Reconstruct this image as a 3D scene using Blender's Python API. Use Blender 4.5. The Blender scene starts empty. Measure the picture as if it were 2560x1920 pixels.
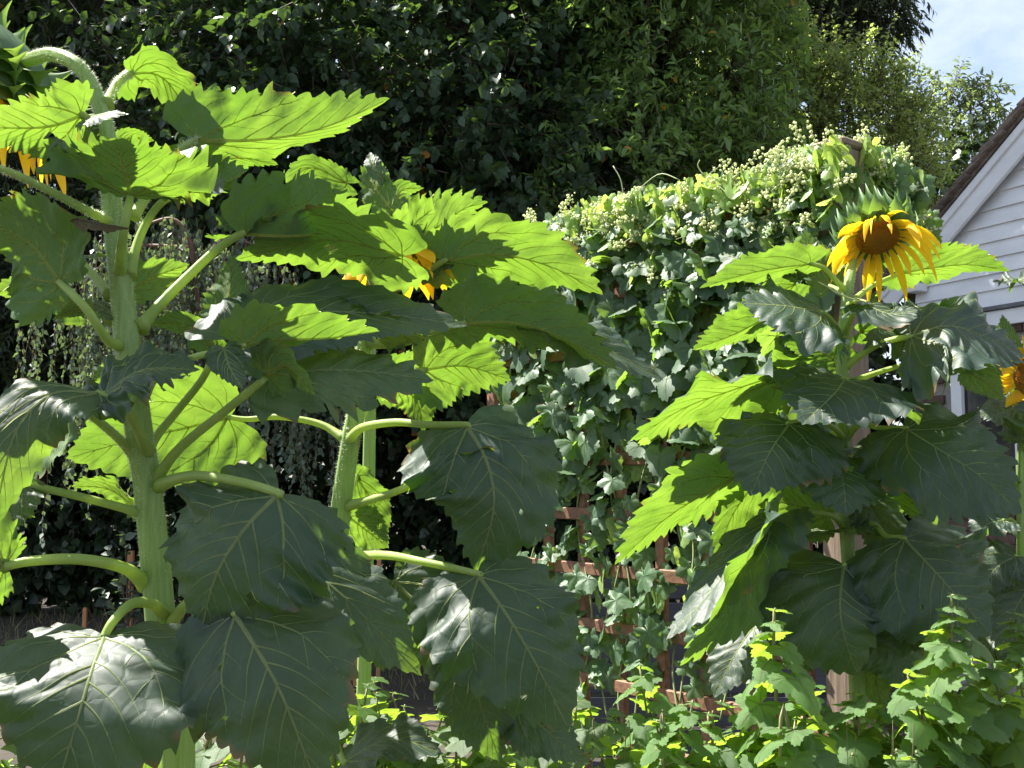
import bpy, math, random
import numpy as np
from mathutils import Vector, Matrix

random.seed(11)
RNG = np.random.default_rng(11)
scene = bpy.context.scene
COL = scene.collection
R = math.radians

# ------------------------------------------------------------------ camera
F = 2745.0                      # focal length in photo pixels (2560 wide)
EYE = 1.5
PITCH = math.atan((1190 - 960) / F)
cam_d = bpy.data.cameras.new('camera')
cam = bpy.data.objects.new('camera', cam_d)
COL.objects.link(cam)
cam.location = (0, 0, EYE)
cam.rotation_euler = (R(90) + PITCH, 0, 0)
cam_d.sensor_width = 36
cam_d.lens = 36 * F / 2560
cam_d.clip_start = 0.05
cam_d.clip_end = 2000
scene.camera = cam
scene.render.resolution_x, scene.render.resolution_y = 1024, 768

# ------------------------------------------------------------------ light
SUN_BACK, SUN_EL = R(28), R(57)       # angle behind the plants, height
SDIR = Vector((-math.cos(SUN_BACK) * math.cos(SUN_EL), math.sin(SUN_BACK) * math.cos(SUN_EL), math.sin(SUN_EL)))
sun_d = bpy.data.lights.new('sun', 'SUN')
sun_d.energy = 5.0
sun_d.angle = R(0.5)
sun_d.color = (1.0, 0.95, 0.87)
sun = bpy.data.objects.new('sun', sun_d)
COL.objects.link(sun)
sun.rotation_euler = SDIR.to_track_quat('Z', 'Y').to_euler()

world = bpy.data.worlds.new('World')
scene.world = world
world.use_nodes = True
wn, wl = world.node_tree.nodes, world.node_tree.links
wn.clear()
sky = wn.new('ShaderNodeTexSky'); sky.sky_type = 'NISHITA'; sky.sun_disc = False
sky.sun_elevation = SUN_EL
sky.sun_rotation = math.atan2(SDIR.x, SDIR.y)
sky.altitude = 50; sky.air_density = 1.0; sky.dust_density = 1.2
bg = wn.new('ShaderNodeBackground'); bg.inputs[1].default_value = 0.055
tc = wn.new('ShaderNodeTexCoord')
mp = wn.new('ShaderNodeMapping'); mp.inputs['Scale'].default_value = (2.2, 2.2, 7.0)
nz = wn.new('ShaderNodeTexNoise'); nz.inputs['Scale'].default_value = 1.6; nz.inputs['Detail'].default_value = 8; nz.inputs['Roughness'].default_value = 0.6
nz.inputs['Distortion'].default_value = 0.4
rp = wn.new('ShaderNodeValToRGB'); rp.color_ramp.elements[0].position = 0.34; rp.color_ramp.elements[1].position = 0.78
mx = wn.new('ShaderNodeMixRGB'); mx.inputs[2].default_value = (5.5, 5.7, 6.0, 1)
wl.new(tc.outputs['Generated'], mp.inputs[0]); wl.new(mp.outputs[0], nz.inputs[0]); wl.new(nz.outputs[0], rp.inputs[0])
wl.new(rp.outputs[0], mx.inputs[0]); wl.new(sky.outputs[0], mx.inputs[1]); wl.new(mx.outputs[0], bg.inputs[0])
wo = wn.new('ShaderNodeOutputWorld'); wl.new(bg.outputs[0], wo.inputs[0])
scene.view_settings.view_transform = 'Standard'
scene.view_settings.look = 'None'
scene.view_settings.exposure = 2.1
scene.view_settings.gamma = 1
scene.view_settings.use_curve_mapping = False
scene.cycles.max_bounces = 6
scene.cycles.transmission_bounces = 6
scene.cycles.use_denoising = True

# ------------------------------------------------------------------ helpers
def P(px, py, D):
    """photo pixel + distance from the camera plane -> world point"""
    u, v = (px - 1280) / F, (960 - py) / F
    y = math.cos(PITCH) - v * math.sin(PITCH)
    z = math.sin(PITCH) + v * math.cos(PITCH)
    s = D / y
    return np.array((u * s, D, EYE + z * s))

def unit(v):
    v = np.asarray(v, float)
    n = np.linalg.norm(v, axis=-1, keepdims=True)
    return v / np.maximum(n, 1e-9)

def tag(o, label=None, cat=None, group=None, kind=None):
    if label: o['label'] = label
    if cat: o['category'] = cat
    if group: o['group'] = group
    if kind: o['kind'] = kind
    return o

def empty(name, loc, label, cat, group=None):
    o = bpy.data.objects.new(name, None)
    COL.objects.link(o)
    o.location = loc
    o.empty_display_size = 0.1
    return tag(o, label, cat, group)

def mesh_np(name, V, faces, mat, uv=None, tint=None, smooth=True):
    me = bpy.data.meshes.new(name)
    V = np.asarray(V, np.float32)
    if isinstance(faces, np.ndarray):
        k = faces.shape[1]; nf = faces.shape[0]
        me.vertices.add(len(V)); me.vertices.foreach_set('co', V.ravel())
        me.loops.add(nf * k); me.loops.foreach_set('vertex_index', faces.ravel().astype(np.int32))
        me.polygons.add(nf); me.polygons.foreach_set('loop_start', np.arange(0, nf * k, k, dtype=np.int32))
        me.update(calc_edges=True)
    else:
        me.from_pydata(V.tolist(), [], faces)
    if uv is not None:
        idx = np.empty(len(me.loops), np.int32); me.loops.foreach_get('vertex_index', idx)
        ul = me.uv_layers.new(name='UVMap')
        ul.data.foreach_set('uv', np.asarray(uv, np.float32)[idx].ravel())
    if tint is not None:
        at = me.attributes.new('tint', 'FLOAT', 'POINT')
        at.data.foreach_set('value', np.asarray(tint, np.float32))
    if mat: me.materials.append(mat)
    if smooth: me.polygons.foreach_set('use_smooth', np.ones(len(me.polygons), bool))
    me.update()
    return me

def add(name, me, parent=None, mat4=None):
    o = bpy.data.objects.new(name, me)
    COL.objects.link(o)
    if parent: o.parent = parent
    if mat4 is not None: o.matrix_local = mat4
    return o

def wloc(root):
    p = Vector((0, 0, 0)); o = root
    while o: p += o.location; o = o.parent
    return np.array(p)

def addw(name, V, faces, mat, root, parent=None, **kw):
    """mesh given in world coordinates, parented under root (parent: a part of root that sits at root's origin)"""
    V = np.asarray(V, float) - wloc(root)
    return add(name, mesh_np(name, V, faces, mat, **kw), parent or root)

def catmull(pts, n):
    pts = np.asarray(pts, float)
    if len(pts) == 2:
        t = np.linspace(0, 1, n)[:, None]
        return pts[0] * (1 - t) + pts[1] * t
    p = np.vstack([2 * pts[0] - pts[1], pts, 2 * pts[-1] - pts[-2]])
    seg = len(pts) - 1
    out = []
    for s in np.linspace(0, seg - 1e-9, n):
        i = int(s); t = s - i
        a, b, c, d = p[i:i + 4]
        out.append(0.5 * (2 * b + (c - a) * t + (2 * a - 5 * b + 4 * c - d) * t * t + (3 * b - a - 3 * c + d) * t ** 3))
    return np.array(out)

def resample(pts, n):
    d = np.r_[0, np.cumsum(np.linalg.norm(np.diff(pts, axis=0), axis=1))]
    s = np.linspace(0, d[-1], n)
    return np.stack([np.interp(s, d, pts[:, k]) for k in range(3)], 1), d[-1]

def tube(pts, rad, k=8, ripple=0.0, nrip=5, cap=True):
    pts = np.asarray(pts, float); n = len(pts)
    rad = np.broadcast_to(np.asarray(rad, float), (n,))
    T = unit(np.gradient(pts, axis=0))
    ref = np.array((0.3, 1, 0.1)) if abs(T[0][1]) < 0.8 else np.array((1, 0, 0.2))
    u = unit(np.cross(T[0], ref)); U = []
    for i in range(n):
        u = unit(u - T[i] * np.dot(u, T[i])); U.append(u)
    U = np.array(U); W = np.cross(T, U)
    a = np.linspace(0, 2 * math.pi, k, endpoint=False)
    rr = 1 + ripple * np.cos(a * nrip)
    V = pts[:, None, :] + rad[:, None, None] * rr[None, :, None] * (np.cos(a)[None, :, None] * U[:, None, :] + np.sin(a)[None, :, None] * W[:, None, :])
    V = V.reshape(-1, 3)
    faces = []
    for i in range(n - 1):
        for j in range(k):
            j2 = (j + 1) % k
            faces.append((i * k + j, i * k + j2, (i + 1) * k + j2, (i + 1) * k + j))
    if cap:
        faces.append(tuple(range(k - 1, -1, -1))); faces.append(tuple((n - 1) * k + j for j in range(k)))
    return V, faces

def join(parts):
    V, Fc, o = [], [], 0
    for v, f in parts:
        V.append(np.asarray(v)); Fc += [tuple(i + o for i in q) for q in f]; o += len(v)
    return np.vstack(V), Fc

def box(c, ax, half):
    """box with centre c, 3 axis vectors and half sizes"""
    c = np.asarray(c, float); ax = [unit(a) for a in ax]
    V = [c + sx * ax[0] * half[0] + sy * ax[1] * half[1] + sz * ax[2] * half[2] for sx in (-1, 1) for sy in (-1, 1) for sz in (-1, 1)]
    return np.array(V), [(0, 1, 3, 2), (4, 6, 7, 5), (0, 4, 5, 1), (2, 3, 7, 6), (0, 2, 6, 4), (1, 5, 7, 3)]

def bevel_box(c, ax, half, b):
    c = np.asarray(c, float); ax = np.array([unit(a) for a in ax]); h = np.asarray(half, float)
    V, idx = [], {}
    for s in [(x, y, z) for x in (-1, 1) for y in (-1, 1) for z in (-1, 1)]:
        for k in range(3):
            q = np.array(s) * (h - b); q[k] = s[k] * h[k]
            idx[(s, k)] = len(V); V.append(c + q @ ax)
    Fc = []
    def g(s, k): return idx[(tuple(s), k)]
    for k in range(3):
        i, j = (k + 1) % 3, (k + 2) % 3
        for sg in (-1, 1):
            q = []
            for a, bb in ((-1, -1), (1, -1), (1, 1), (-1, 1)):
                s = [0, 0, 0]; s[k] = sg; s[i] = a; s[j] = bb; q.append(g(s, k))
            Fc.append(tuple(q if sg > 0 else q[::-1]))
        for a in (-1, 1):
            for bb in (-1, 1):
                s1 = [0, 0, 0]; s1[k] = -1; s1[i] = a; s1[j] = bb
                s2 = list(s1); s2[k] = 1
                q = [g(s1, i), g(s2, i), g(s2, j), g(s1, j)]
                Fc.append(tuple(q if a * bb > 0 else q[::-1]))
    for s in [(x, y, z) for x in (-1, 1) for y in (-1, 1) for z in (-1, 1)]:
        q = [g(s, 0), g(s, 1), g(s, 2)]
        Fc.append(tuple(q if s[0] * s[1] * s[2] > 0 else q[::-1]))
    return np.array(V), Fc

# ------------------------------------------------------------------ materials
def nt(name):
    m = bpy.data.materials.new(name); m.use_nodes = True
    m.node_tree.nodes.clear()
    return m, m.node_tree.nodes, m.node_tree.links

def ramp(n, stops):
    r = n.new('ShaderNodeValToRGB'); e = r.color_ramp.elements
    e[0].position, e[0].color = stops[0][0], (*stops[0][1], 1)
    e[1].position, e[1].color = stops[-1][0], (*stops[-1][1], 1)
    for p, c in stops[1:-1]:
        q = e.new(p); q.color = (*c, 1)
    return r

def leaf_mat(name, top_a, top_b, under, trans, tfac=0.45, rough=0.42, spec=0.5, scale=30, bump=0.25, tinted=False, dead=None, vor=0.0, coat=0.0, spots=False, tvar=0.5):
    m, n, l = nt(name)
    geo = n.new('ShaderNodeNewGeometry')
    tcd = n.new('ShaderNodeTexCoord')
    noi = n.new('ShaderNodeTexNoise'); noi.inputs['Scale'].default_value = scale; noi.inputs['Detail'].default_value = 4
    l.new(tcd.outputs['Object'], noi.inputs[0])
    if tinted:
        at = n.new('ShaderNodeAttribute'); at.attribute_name = 'tint'
        src = at.outputs['Fac']
    else:
        oi = n.new('ShaderNodeObjectInfo')
        ad = n.new('ShaderNodeMath'); ad.operation = 'MULTIPLY_ADD'; ad.inputs[1].default_value = 0.5; 
        sub = n.new('ShaderNodeMath'); sub.operation = 'SUBTRACT'; sub.inputs[1].default_value = 0.25
        l.new(noi.outputs[0], sub.inputs[0])
        l.new(oi.outputs['Random'], ad.inputs[0]); l.new(sub.outputs[0], ad.inputs[2])
        src = ad.outputs[0]
    stops = [(0.15, top_a), (0.85, top_b)]
    if dead: stops = [(0.05, top_a), (0.9, top_b), (0.965, top_b), (0.985, dead)]
    rt = ramp(n, stops); l.new(src, rt.inputs[0])
    mixu = n.new('ShaderNodeMixRGB'); mixu.inputs[2].default_value = (*under, 1)
    l.new(geo.outputs['Backfacing'], mixu.inputs[0]); l.new(rt.outputs[0], mixu.inputs[1])
    col = mixu.outputs[0]
    if spots:
        ns = n.new('ShaderNodeTexNoise'); ns.inputs['Scale'].default_value = 55; ns.inputs['Detail'].default_value = 5; ns.inputs['Roughness'].default_value = 0.7
        l.new(tcd.outputs['Object'], ns.inputs[0])
        rs = ramp(n, [(0.70, (0, 0, 0)), (0.78, (1, 1, 1))]); l.new(ns.outputs[0], rs.inputs[0])
        ms = n.new('ShaderNodeMixRGB'); ms.inputs[2].default_value = (0.17, 0.16, 0.09, 1)
        mf = n.new('ShaderNodeMath'); mf.operation = 'MULTIPLY'; mf.inputs[1].default_value = 0.25
        l.new(rs.outputs[0], mf.inputs[0]); l.new(mf.outputs[0], ms.inputs[0]); l.new(col, ms.inputs[1]); col = ms.outputs[0]
    wear = None
    if spots:                                                   # dried brown rims and tips
        ea = n.new('ShaderNodeAttribute'); ea.attribute_name = 'tint'
        er = ramp(n, [(0.90, (0, 0, 0)), (1.0, (1, 1, 1))]); l.new(ea.outputs['Fac'], er.inputs[0])
        en = n.new('ShaderNodeTexNoise'); en.inputs['Scale'].default_value = 16; en.inputs['Detail'].default_value = 4; l.new(tcd.outputs['Object'], en.inputs[0])
        eq = ramp(n, [(0.57, (0, 0, 0)), (0.66, (1, 1, 1))]); l.new(en.outputs[0], eq.inputs[0])
        wm = n.new('ShaderNodeMath'); wm.operation = 'MULTIPLY'; l.new(er.outputs[0], wm.inputs[0]); l.new(eq.outputs[0], wm.inputs[1])
        wc = n.new('ShaderNodeMixRGB'); wc.inputs[2].default_value = (0.16, 0.085, 0.03, 1)
        l.new(wm.outputs[0], wc.inputs[0]); l.new(col, wc.inputs[1]); col = wc.outputs[0]; wear = wm.outputs[0]
    pb = n.new('ShaderNodeBsdfPrincipled')
    pb.inputs['Specular IOR Level'].default_value = spec
    rr = n.new('ShaderNodeMapRange'); rr.inputs[3].default_value = rough; rr.inputs[4].default_value = min(1, rough + 0.28)
    l.new(geo.outputs['Backfacing'], rr.inputs[0]); l.new(rr.outputs[0], pb.inputs['Roughness'])
    l.new(col, pb.inputs['Base Color'])
    tr = n.new('ShaderNodeBsdfTranslucent')
    tmix = n.new('ShaderNodeMixRGB'); tmix.blend_type = 'MULTIPLY'; tmix.inputs[0].default_value = tvar
    tmix.inputs[1].default_value = (*trans, 1)
    n2 = n.new('ShaderNodeTexNoise'); n2.inputs['Scale'].default_value = 9 if tvar > .6 else scale; n2.inputs['Detail'].default_value = 5; n2.inputs['Roughness'].default_value = 0.65; l.new(tcd.outputs['Object'], n2.inputs[0])
    tn = ramp(n, [(0.3, (0.60, 0.70, 0.5)), (0.7, (1.15, 1.06, 1.1))]); l.new(n2.outputs[0], tn.inputs[0]); l.new(tn.outputs[0], tmix.inputs[2])
    if wear is not None:
        tw_ = n.new('ShaderNodeMixRGB'); tw_.inputs[2].default_value = (0.30, 0.20, 0.03, 1)
        l.new(wear, tw_.inputs[0]); l.new(tmix.outputs[0], tw_.inputs[1]); l.new(tw_.outputs[0], tr.inputs[0])
    else:
        l.new(tmix.outputs[0], tr.inputs[0])
    h = noi.outputs[0]
    if vor:
        uv = n.new('ShaderNodeUVMap')
        vo = n.new('ShaderNodeTexVoronoi'); vo.feature = 'DISTANCE_TO_EDGE'; vo.inputs['Scale'].default_value = vor
        l.new(uv.outputs[0], vo.inputs[0])
        vr = ramp(n, [(0.0, (0, 0, 0)), (0.16, (1, 1, 1))]); l.new(vo.outputs['Distance'], vr.inputs[0])
        ah = n.new('ShaderNodeMath'); ah.operation = 'ADD'; l.new(vr.outputs[0], ah.inputs[0]); l.new(noi.outputs[0], ah.inputs[1]); h = ah.outputs[0]
        inv = n.new('ShaderNodeMath'); inv.operation = 'MULTIPLY_ADD'; inv.inputs[1].default_value = -0.03; inv.inputs[2].default_value = 0.03
        l.new(vr.outputs[0], inv.inputs[0])
        mv = n.new('ShaderNodeMixRGB'); mv.inputs[2].default_value = (0.16, 0.26, 0.08, 1)
        l.new(inv.outputs[0], mv.inputs[0]); l.new(col, mv.inputs[1]); l.new(mv.outputs[0], pb.inputs['Base Color'])
    bp = n.new('ShaderNodeBump'); bp.inputs['Strength'].default_value = bump; bp.inputs['Distance'].default_value = 0.004
    l.new(h, bp.inputs['Height']); l.new(bp.outputs[0], pb.inputs['Normal'])
    if not tinted: l.new(bp.outputs[0], tr.inputs['Normal'])
    mxs = n.new('ShaderNodeMixShader'); mxs.inputs[0].default_value = tfac
    l.new(pb.outputs[0], mxs.inputs[1]); l.new(tr.outputs[0], mxs.inputs[2])
    out = n.new('ShaderNodeOutputMaterial'); l.new(mxs.outputs[0], out.inputs[0])
    return m

def plain(name, ca, cb, rough=0.6, scale=20, detail=5, bump=0.2, dist=0.005, stretch=(1, 1, 1), trans=None, tfac=0.3, spec=0.4, rnd=0.0):
    m, n, l = nt(name)
    tcd = n.new('ShaderNodeTexCoord'); mpp = n.new('ShaderNodeMapping'); mpp.inputs['Scale'].default_value = stretch
    noi = n.new('ShaderNodeTexNoise'); noi.inputs['Scale'].default_value = scale; noi.inputs['Detail'].default_value = detail; noi.inputs['Roughness'].default_value = 0.62
    l.new(tcd.outputs['Object'], mpp.inputs[0]); l.new(mpp.outputs[0], noi.inputs[0])
    rt = ramp(n, [(0.3, ca), (0.7, cb)]); l.new(noi.outputs[0], rt.inputs[0])
    col = rt.outputs[0]
    if rnd:
        oi = n.new('ShaderNodeObjectInfo'); hs = n.new('ShaderNodeHueSaturation')
        mr = n.new('ShaderNodeMapRange'); mr.inputs[3].default_value = 1 - rnd; mr.inputs[4].default_value = 1 + rnd
        l.new(oi.outputs['Random'], mr.inputs[0]); l.new(mr.outputs[0], hs.inputs['Value']); l.new(col, hs.inputs['Color']); col = hs.outputs[0]
    pb = n.new('ShaderNodeBsdfPrincipled'); pb.inputs['Roughness'].default_value = rough; pb.inputs['Specular IOR Level'].default_value = spec
    l.new(col, pb.inputs['Base Color'])
    bp = n.new('ShaderNodeBump'); bp.inputs['Strength'].default_value = bump; bp.inputs['Distance'].default_value = dist
    l.new(noi.outputs[0], bp.inputs['Height']); l.new(bp.outputs[0], pb.inputs['Normal'])
    sh = pb.outputs[0]
    if trans:
        tr = n.new('ShaderNodeBsdfTranslucent'); tr.inputs[0].default_value = (*trans, 1)
        ms = n.new('ShaderNodeMixShader'); ms.inputs[0].default_value = tfac
        l.new(sh, ms.inputs[1]); l.new(tr.outputs[0], ms.inputs[2]); sh = ms.outputs[0]
    out = n.new('ShaderNodeOutputMaterial'); l.new(sh, out.inputs[0])
    return m

M = {}
M['sunleaf'] = leaf_mat('sunflower_leaf', (0.005, 0.021, 0.015), (0.010, 0.034, 0.024), (0.056, 0.112, 0.042), (0.30, 0.53, 0.048), 0.27, 0.57, 0.68, 26, 0.12, vor=48, spots=True, tvar=0.9)
M['veinunder'] = plain('leaf_vein_underside', (0.16, 0.22, 0.07), (0.24, 0.30, 0.10), 0.5, 60, trans=(1.0, 1.0, 0.55), tfac=0.78)
M['vein'] = plain('leaf_vein', (0.13, 0.18, 0.085), (0.20, 0.25, 0.125), 0.5, 60, trans=(0.95, 0.98, 0.45), tfac=0.5)
M['rib'] = plain('leaf_rib', (0.07, 0.11, 0.04), (0.11, 0.16, 0.06), 0.5, 60, trans=(0.5, 0.6, 0.15), tfac=0.5)
M['stem'] = plain('sunflower_stem', (0.17, 0.28, 0.075), (0.36, 0.47, 0.17), 0.45, 38, 6, 0.4, 0.003, (6, 6, 0.35), trans=(0.45, 0.65, 0.12), tfac=0.28)
M['petiole'] = plain('leaf_stalk', (0.26, 0.37, 0.09), (0.38, 0.48, 0.15), 0.5, 22, 5, 0.25, 0.003, trans=(0.55, 0.7, 0.12), tfac=0.35)
M['hair'] = plain('stem_hair', (0.65, 0.68, 0.55), (0.8, 0.82, 0.7), 0.4, 10, trans=(0.8, 0.85, 0.7), tfac=0.5)
M['petal'] = plain('petal', (0.88, 0.48, 0.006), (0.96, 0.62, 0.016), 0.5, 40, 4, 0.15, 0.002, trans=(1.0, 0.68, 0.015), tfac=0.5)
M['disc'] = leaf_mat('seed_disc', (0.13, 0.12, 0.015), (0.52, 0.20, 0.015), (0.3, 0.15, 0.02), (0.5, 0.2, 0.01), 0.12, 0.7, 0.2, tinted=True)
M['bract'] = leaf_mat('bract', (0.06, 0.13, 0.04), (0.10, 0.19, 0.06), (0.12, 0.20, 0.07), (0.30, 0.48, 0.06), 0.3, 0.45, 0.5, 40, 0.2)
M['dryleaf'] = leaf_mat('withered_leaf', (0.05, 0.045, 0.02), (0.10, 0.08, 0.035), (0.08, 0.07, 0.03), (0.2, 0.16, 0.04), 0.2, 0.7, 0.3, 40, 0.4)
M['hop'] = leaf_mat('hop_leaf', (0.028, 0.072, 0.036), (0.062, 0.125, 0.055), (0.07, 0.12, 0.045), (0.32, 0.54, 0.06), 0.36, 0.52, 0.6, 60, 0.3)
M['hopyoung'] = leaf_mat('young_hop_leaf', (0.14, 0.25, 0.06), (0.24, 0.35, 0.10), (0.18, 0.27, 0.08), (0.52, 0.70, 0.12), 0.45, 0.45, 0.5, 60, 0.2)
M['hopflower'] = plain('hop_flower', (0.55, 0.60, 0.30), (0.75, 0.77, 0.50), 0.6, 90, trans=(0.8, 0.85, 0.5), tfac=0.4)
M['bine'] = plain('hop_bine', (0.14, 0.19, 0.07), (0.22, 0.26, 0.11), 0.6, 40)
M['currant'] = leaf_mat('currant_leaf', (0.040, 0.100, 0.022), (0.085, 0.175, 0.042), (0.10, 0.17, 0.05), (0.46, 0.72, 0.06), 0.40, 0.45, 0.5, 70, 0.4)
M['weed'] = leaf_mat('low_leaf', (0.025, 0.060, 0.016), (0.055, 0.11, 0.028), (0.08, 0.14, 0.04), (0.40, 0.64, 0.05), 0.36, 0.42, 0.5, 60, 0.3)
M['twig'] = plain('green_twig', (0.13, 0.14, 0.06), (0.22, 0.20, 0.10), 0.6, 50)
def tl(name, a, b, t, tf=0.28, rough=0.38, spec=0.5, dead=None, under=None):
    M[name] = leaf_mat(name, a, b, under or tuple(0.6 * x + 0.4 * y + 0.01 for x, y in zip(a, b)), t, tf, rough, spec, 20, 0.1, tinted=True, dead=dead)
tl('foliage_dark', (0.018, 0.042, 0.022), (0.046, 0.088, 0.042), (0.13, 0.24, 0.03), 0.24, 0.45, 0.4, dead=(0.35, 0.16, 0.02))
tl('foliage_laurel', (0.010, 0.026, 0.010), (0.028, 0.055, 0.020), (0.10, 0.18, 0.02), 0.18, 0.35)
tl('foliage_rhodo', (0.060, 0.125, 0.042), (0.18, 0.28, 0.085), (0.34, 0.54, 0.09), 0.40, 0.38, dead=(0.60, 0.26, 0.015))
tl('foliage_bush', (0.075, 0.135, 0.040), (0.27, 0.34, 0.115), (0.46, 0.58, 0.12), 0.42, dead=(0.30, 0.11, 0.05))
tl('foliage_conifer', (0.020, 0.036, 0.013), (0.050, 0.072, 0.024), (0.12, 0.18, 0.03), 0.2, 0.6)
tl('foliage_fine', (0.05, 0.085, 0.035), (0.12, 0.17, 0.07), (0.28, 0.38, 0.09), 0.34)
tl('foliage_birch', (0.060, 0.095, 0.068), (0.14, 0.19, 0.135), (0.22, 0.32, 0.09), 0.25, 0.5)
tl('foliage_ivy', (0.014, 0.030, 0.013), (0.036, 0.062, 0.026), (0.10, 0.18, 0.03), 0.2)
M['bark'] = plain('bark', (0.035, 0.026, 0.018), (0.10, 0.08, 0.06), 0.85, 12, 8, 0.7, 0.02, (1, 1, 0.3))
M['birchbark'] = plain('birch_twig_bark', (0.10, 0.055, 0.035), (0.17, 0.10, 0.07), 0.7, 20)
M['wood'] = plain('trellis_wood', (0.12, 0.056, 0.030), (0.25, 0.13, 0.07), 0.7, 9, 8, 0.4, 0.004, (5, 5, 5), rnd=0.22)
M['post'] = plain('post_wood', (0.11, 0.078, 0.055), (0.24, 0.18, 0.13), 0.75, 7, 8, 0.5, 0.006, (9, 9, 0.7))
M['stake'] = plain('stake_wood', (0.34, 0.16, 0.07), (0.48, 0.25, 0.12), 0.7, 15, 5, 0.3, 0.004, (4, 4, 0.5))
M['white'] = plain('white_paint', (0.70, 0.72, 0.76), (0.84, 0.86, 0.90), 0.5, 3.2, 9, 0.12, 0.004, (1, 1, 2.5), rnd=0.03)
M['tile'] = plain('roof_tile', (0.085, 0.065, 0.055), (0.20, 0.165, 0.14), 0.85, 14, 8, 0.6, 0.01, rnd=0.4)
M['brick'] = plain('brick', (0.075, 0.048, 0.04), (0.14, 0.09, 0.07), 0.85, 30, 6, 0.5, 0.006, rnd=0.3)
M['mortar'] = plain('mortar', (0.22, 0.2, 0.18), (0.32, 0.3, 0.27), 0.9, 40)
M['glass'] = plain('window_glass', (0.012, 0.014, 0.017), (0.02, 0.022, 0.026), 0.06, 3, bump=0.02)
M['lead'] = plain('lead_flashing', (0.10, 0.11, 0.13), (0.17, 0.18, 0.20), 0.6, 10)
M['soil'] = plain('ground_soil', (0.018, 0.014, 0.010), (0.05, 0.042, 0.03), 0.95, 3.0, 10, 0.8, 0.03)
M['grass'] = leaf_mat('dry_grass', (0.13, 0.12, 0.06), (0.28, 0.24, 0.14), (0.2, 0.18, 0.1), (0.3, 0.3, 0.12), 0.3, 0.7, 0.3, tinted=True)
M['bin'] = plain('dark_plank', (0.035, 0.038, 0.052), (0.065, 0.07, 0.09), 0.6, 12, 6, 0.3, 0.004, (1, 1, 8))

# ------------------------------------------------------------------ ground
def ground():
    n = 60
    xs = np.sinh(np.linspace(-5.2, 5.2, n)) * 6; ys = np.sinh(np.linspace(-5.2, 5.2, n)) * 6 + 5
    X, Y = np.meshgrid(xs, ys)
    Z = 0.03 * np.sin(X * 0.9 + 1) * np.cos(Y * 0.7) * np.exp(-((X) ** 2 + (Y - 6) ** 2) / 900)
    V = np.stack([X, Y, Z], -1).reshape(-1, 3)
    i = np.arange((n - 1) * (n - 1)); r, c = i // (n - 1), i % (n - 1)
    q = np.stack([r * n + c, r * n + c + 1, (r + 1) * n + c + 1, (r + 1) * n + c], 1)
    o = add('ground', mesh_np('ground', V, q, M['soil']))
    tag(o, 'bare dry earth and straw of the garden floor', None, None, 'structure')
ground()

# ------------------------------------------------------------------ scattered foliage
LEAF8 = (np.array([(0, 0, 0), (0, .34, -.03), (0, .68, -.05), (0, 1, -.13), (-.30, .26, .07), (-.31, .60, .05), (.30, .26, .07), (.31, .60, .05)], float),
         np.array([(0, 1, 4), (1, 5, 4), (1, 2, 5), (2, 3, 5), (0, 6, 1), (1, 6, 7), (1, 7, 2), (2, 7, 3)]))
LEAFLONG = (LEAF8[0] * np.array((0.52, 1, 1)), LEAF8[1])
LEAFIVY = (np.array([(0, 0, 0), (0, .5, -.03), (0, 1, -.1), (-.46, .05, .05), (-.42, .48, .03), (.46, .05, .05), (.42, .48, .03), (0, .2, 0)], float),
           np.array([(0, 7, 3), (7, 4, 3), (7, 1, 4), (1, 2, 4), (0, 5, 7), (7, 5, 6), (7, 6, 1), (1, 6, 2)]))
LEAF4 = (np.array([(0, 0, 0), (0, .45, -.05), (0, 1, -.1), (-.34, .4, .06), (.34, .4, .06)], float),
         np.array([(0, 1, 3), (1, 2, 3), (0, 4, 1), (1, 4, 2)]))
SPRAY = (np.array([(0, 0, 0), (.10, .4, 0), (0, 1, -.25), (-.10, .4, 0), (.30, .75, -.1), (-.30, .70, -.1), (.05, .3, 0), (-.05, .3, 0), (.22, .45, .0), (-.22, .42, 0)], float),
         np.array([(0, 1, 3), (1, 2, 3), (6, 1, 4), (7, 5, 3), (0, 8, 6), (0, 7, 9)]))

def frames(ydir, zhint):
    y = unit(ydir); x = unit(np.cross(y, zhint)); z = np.cross(x, y)
    return np.stack([x, y, z], -1)          # columns

def scatter(name, tmpl, pos, ydir, zdir, size, mat, root, parent=None, tint=None, kind='stuff'):
    tv, tf = tmpl
    n = len(pos)
    Rm = frames(ydir, zdir)
    V = np.einsum('nij,kj->nki', Rm, tv) * np.asarray(size)[:, None, None] + np.asarray(pos)[:, None, :]
    Fc = (tf[None] + (np.arange(n) * len(tv))[:, None, None]).reshape(-1, tf.shape[1])
    if tint is None: tint = RNG.random(n)
    o = addw(name, V.reshape(-1, 3), Fc, mat, root, parent, tint=np.repeat(tint, len(tv)), smooth=False)
    if kind: o['kind'] = kind
    return o

def ellip(n, c, r, shell=0.55):
    d = unit(RNG.normal(size=(n, 3)))
    q = (shell + (1 - shell) * RNG.random(n)) ** 0.8
    lump = 1 + 0.16 * np.sin(d[:, 0] * 7 + c[0]) * np.cos(d[:, 2] * 6 + c[1]) + 0.10 * np.sin(d[:, 1] * 11 + d[:, 2] * 9)
    return np.asarray(c) + d * np.asarray(r) * (q * lump)[:, None], d

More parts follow.
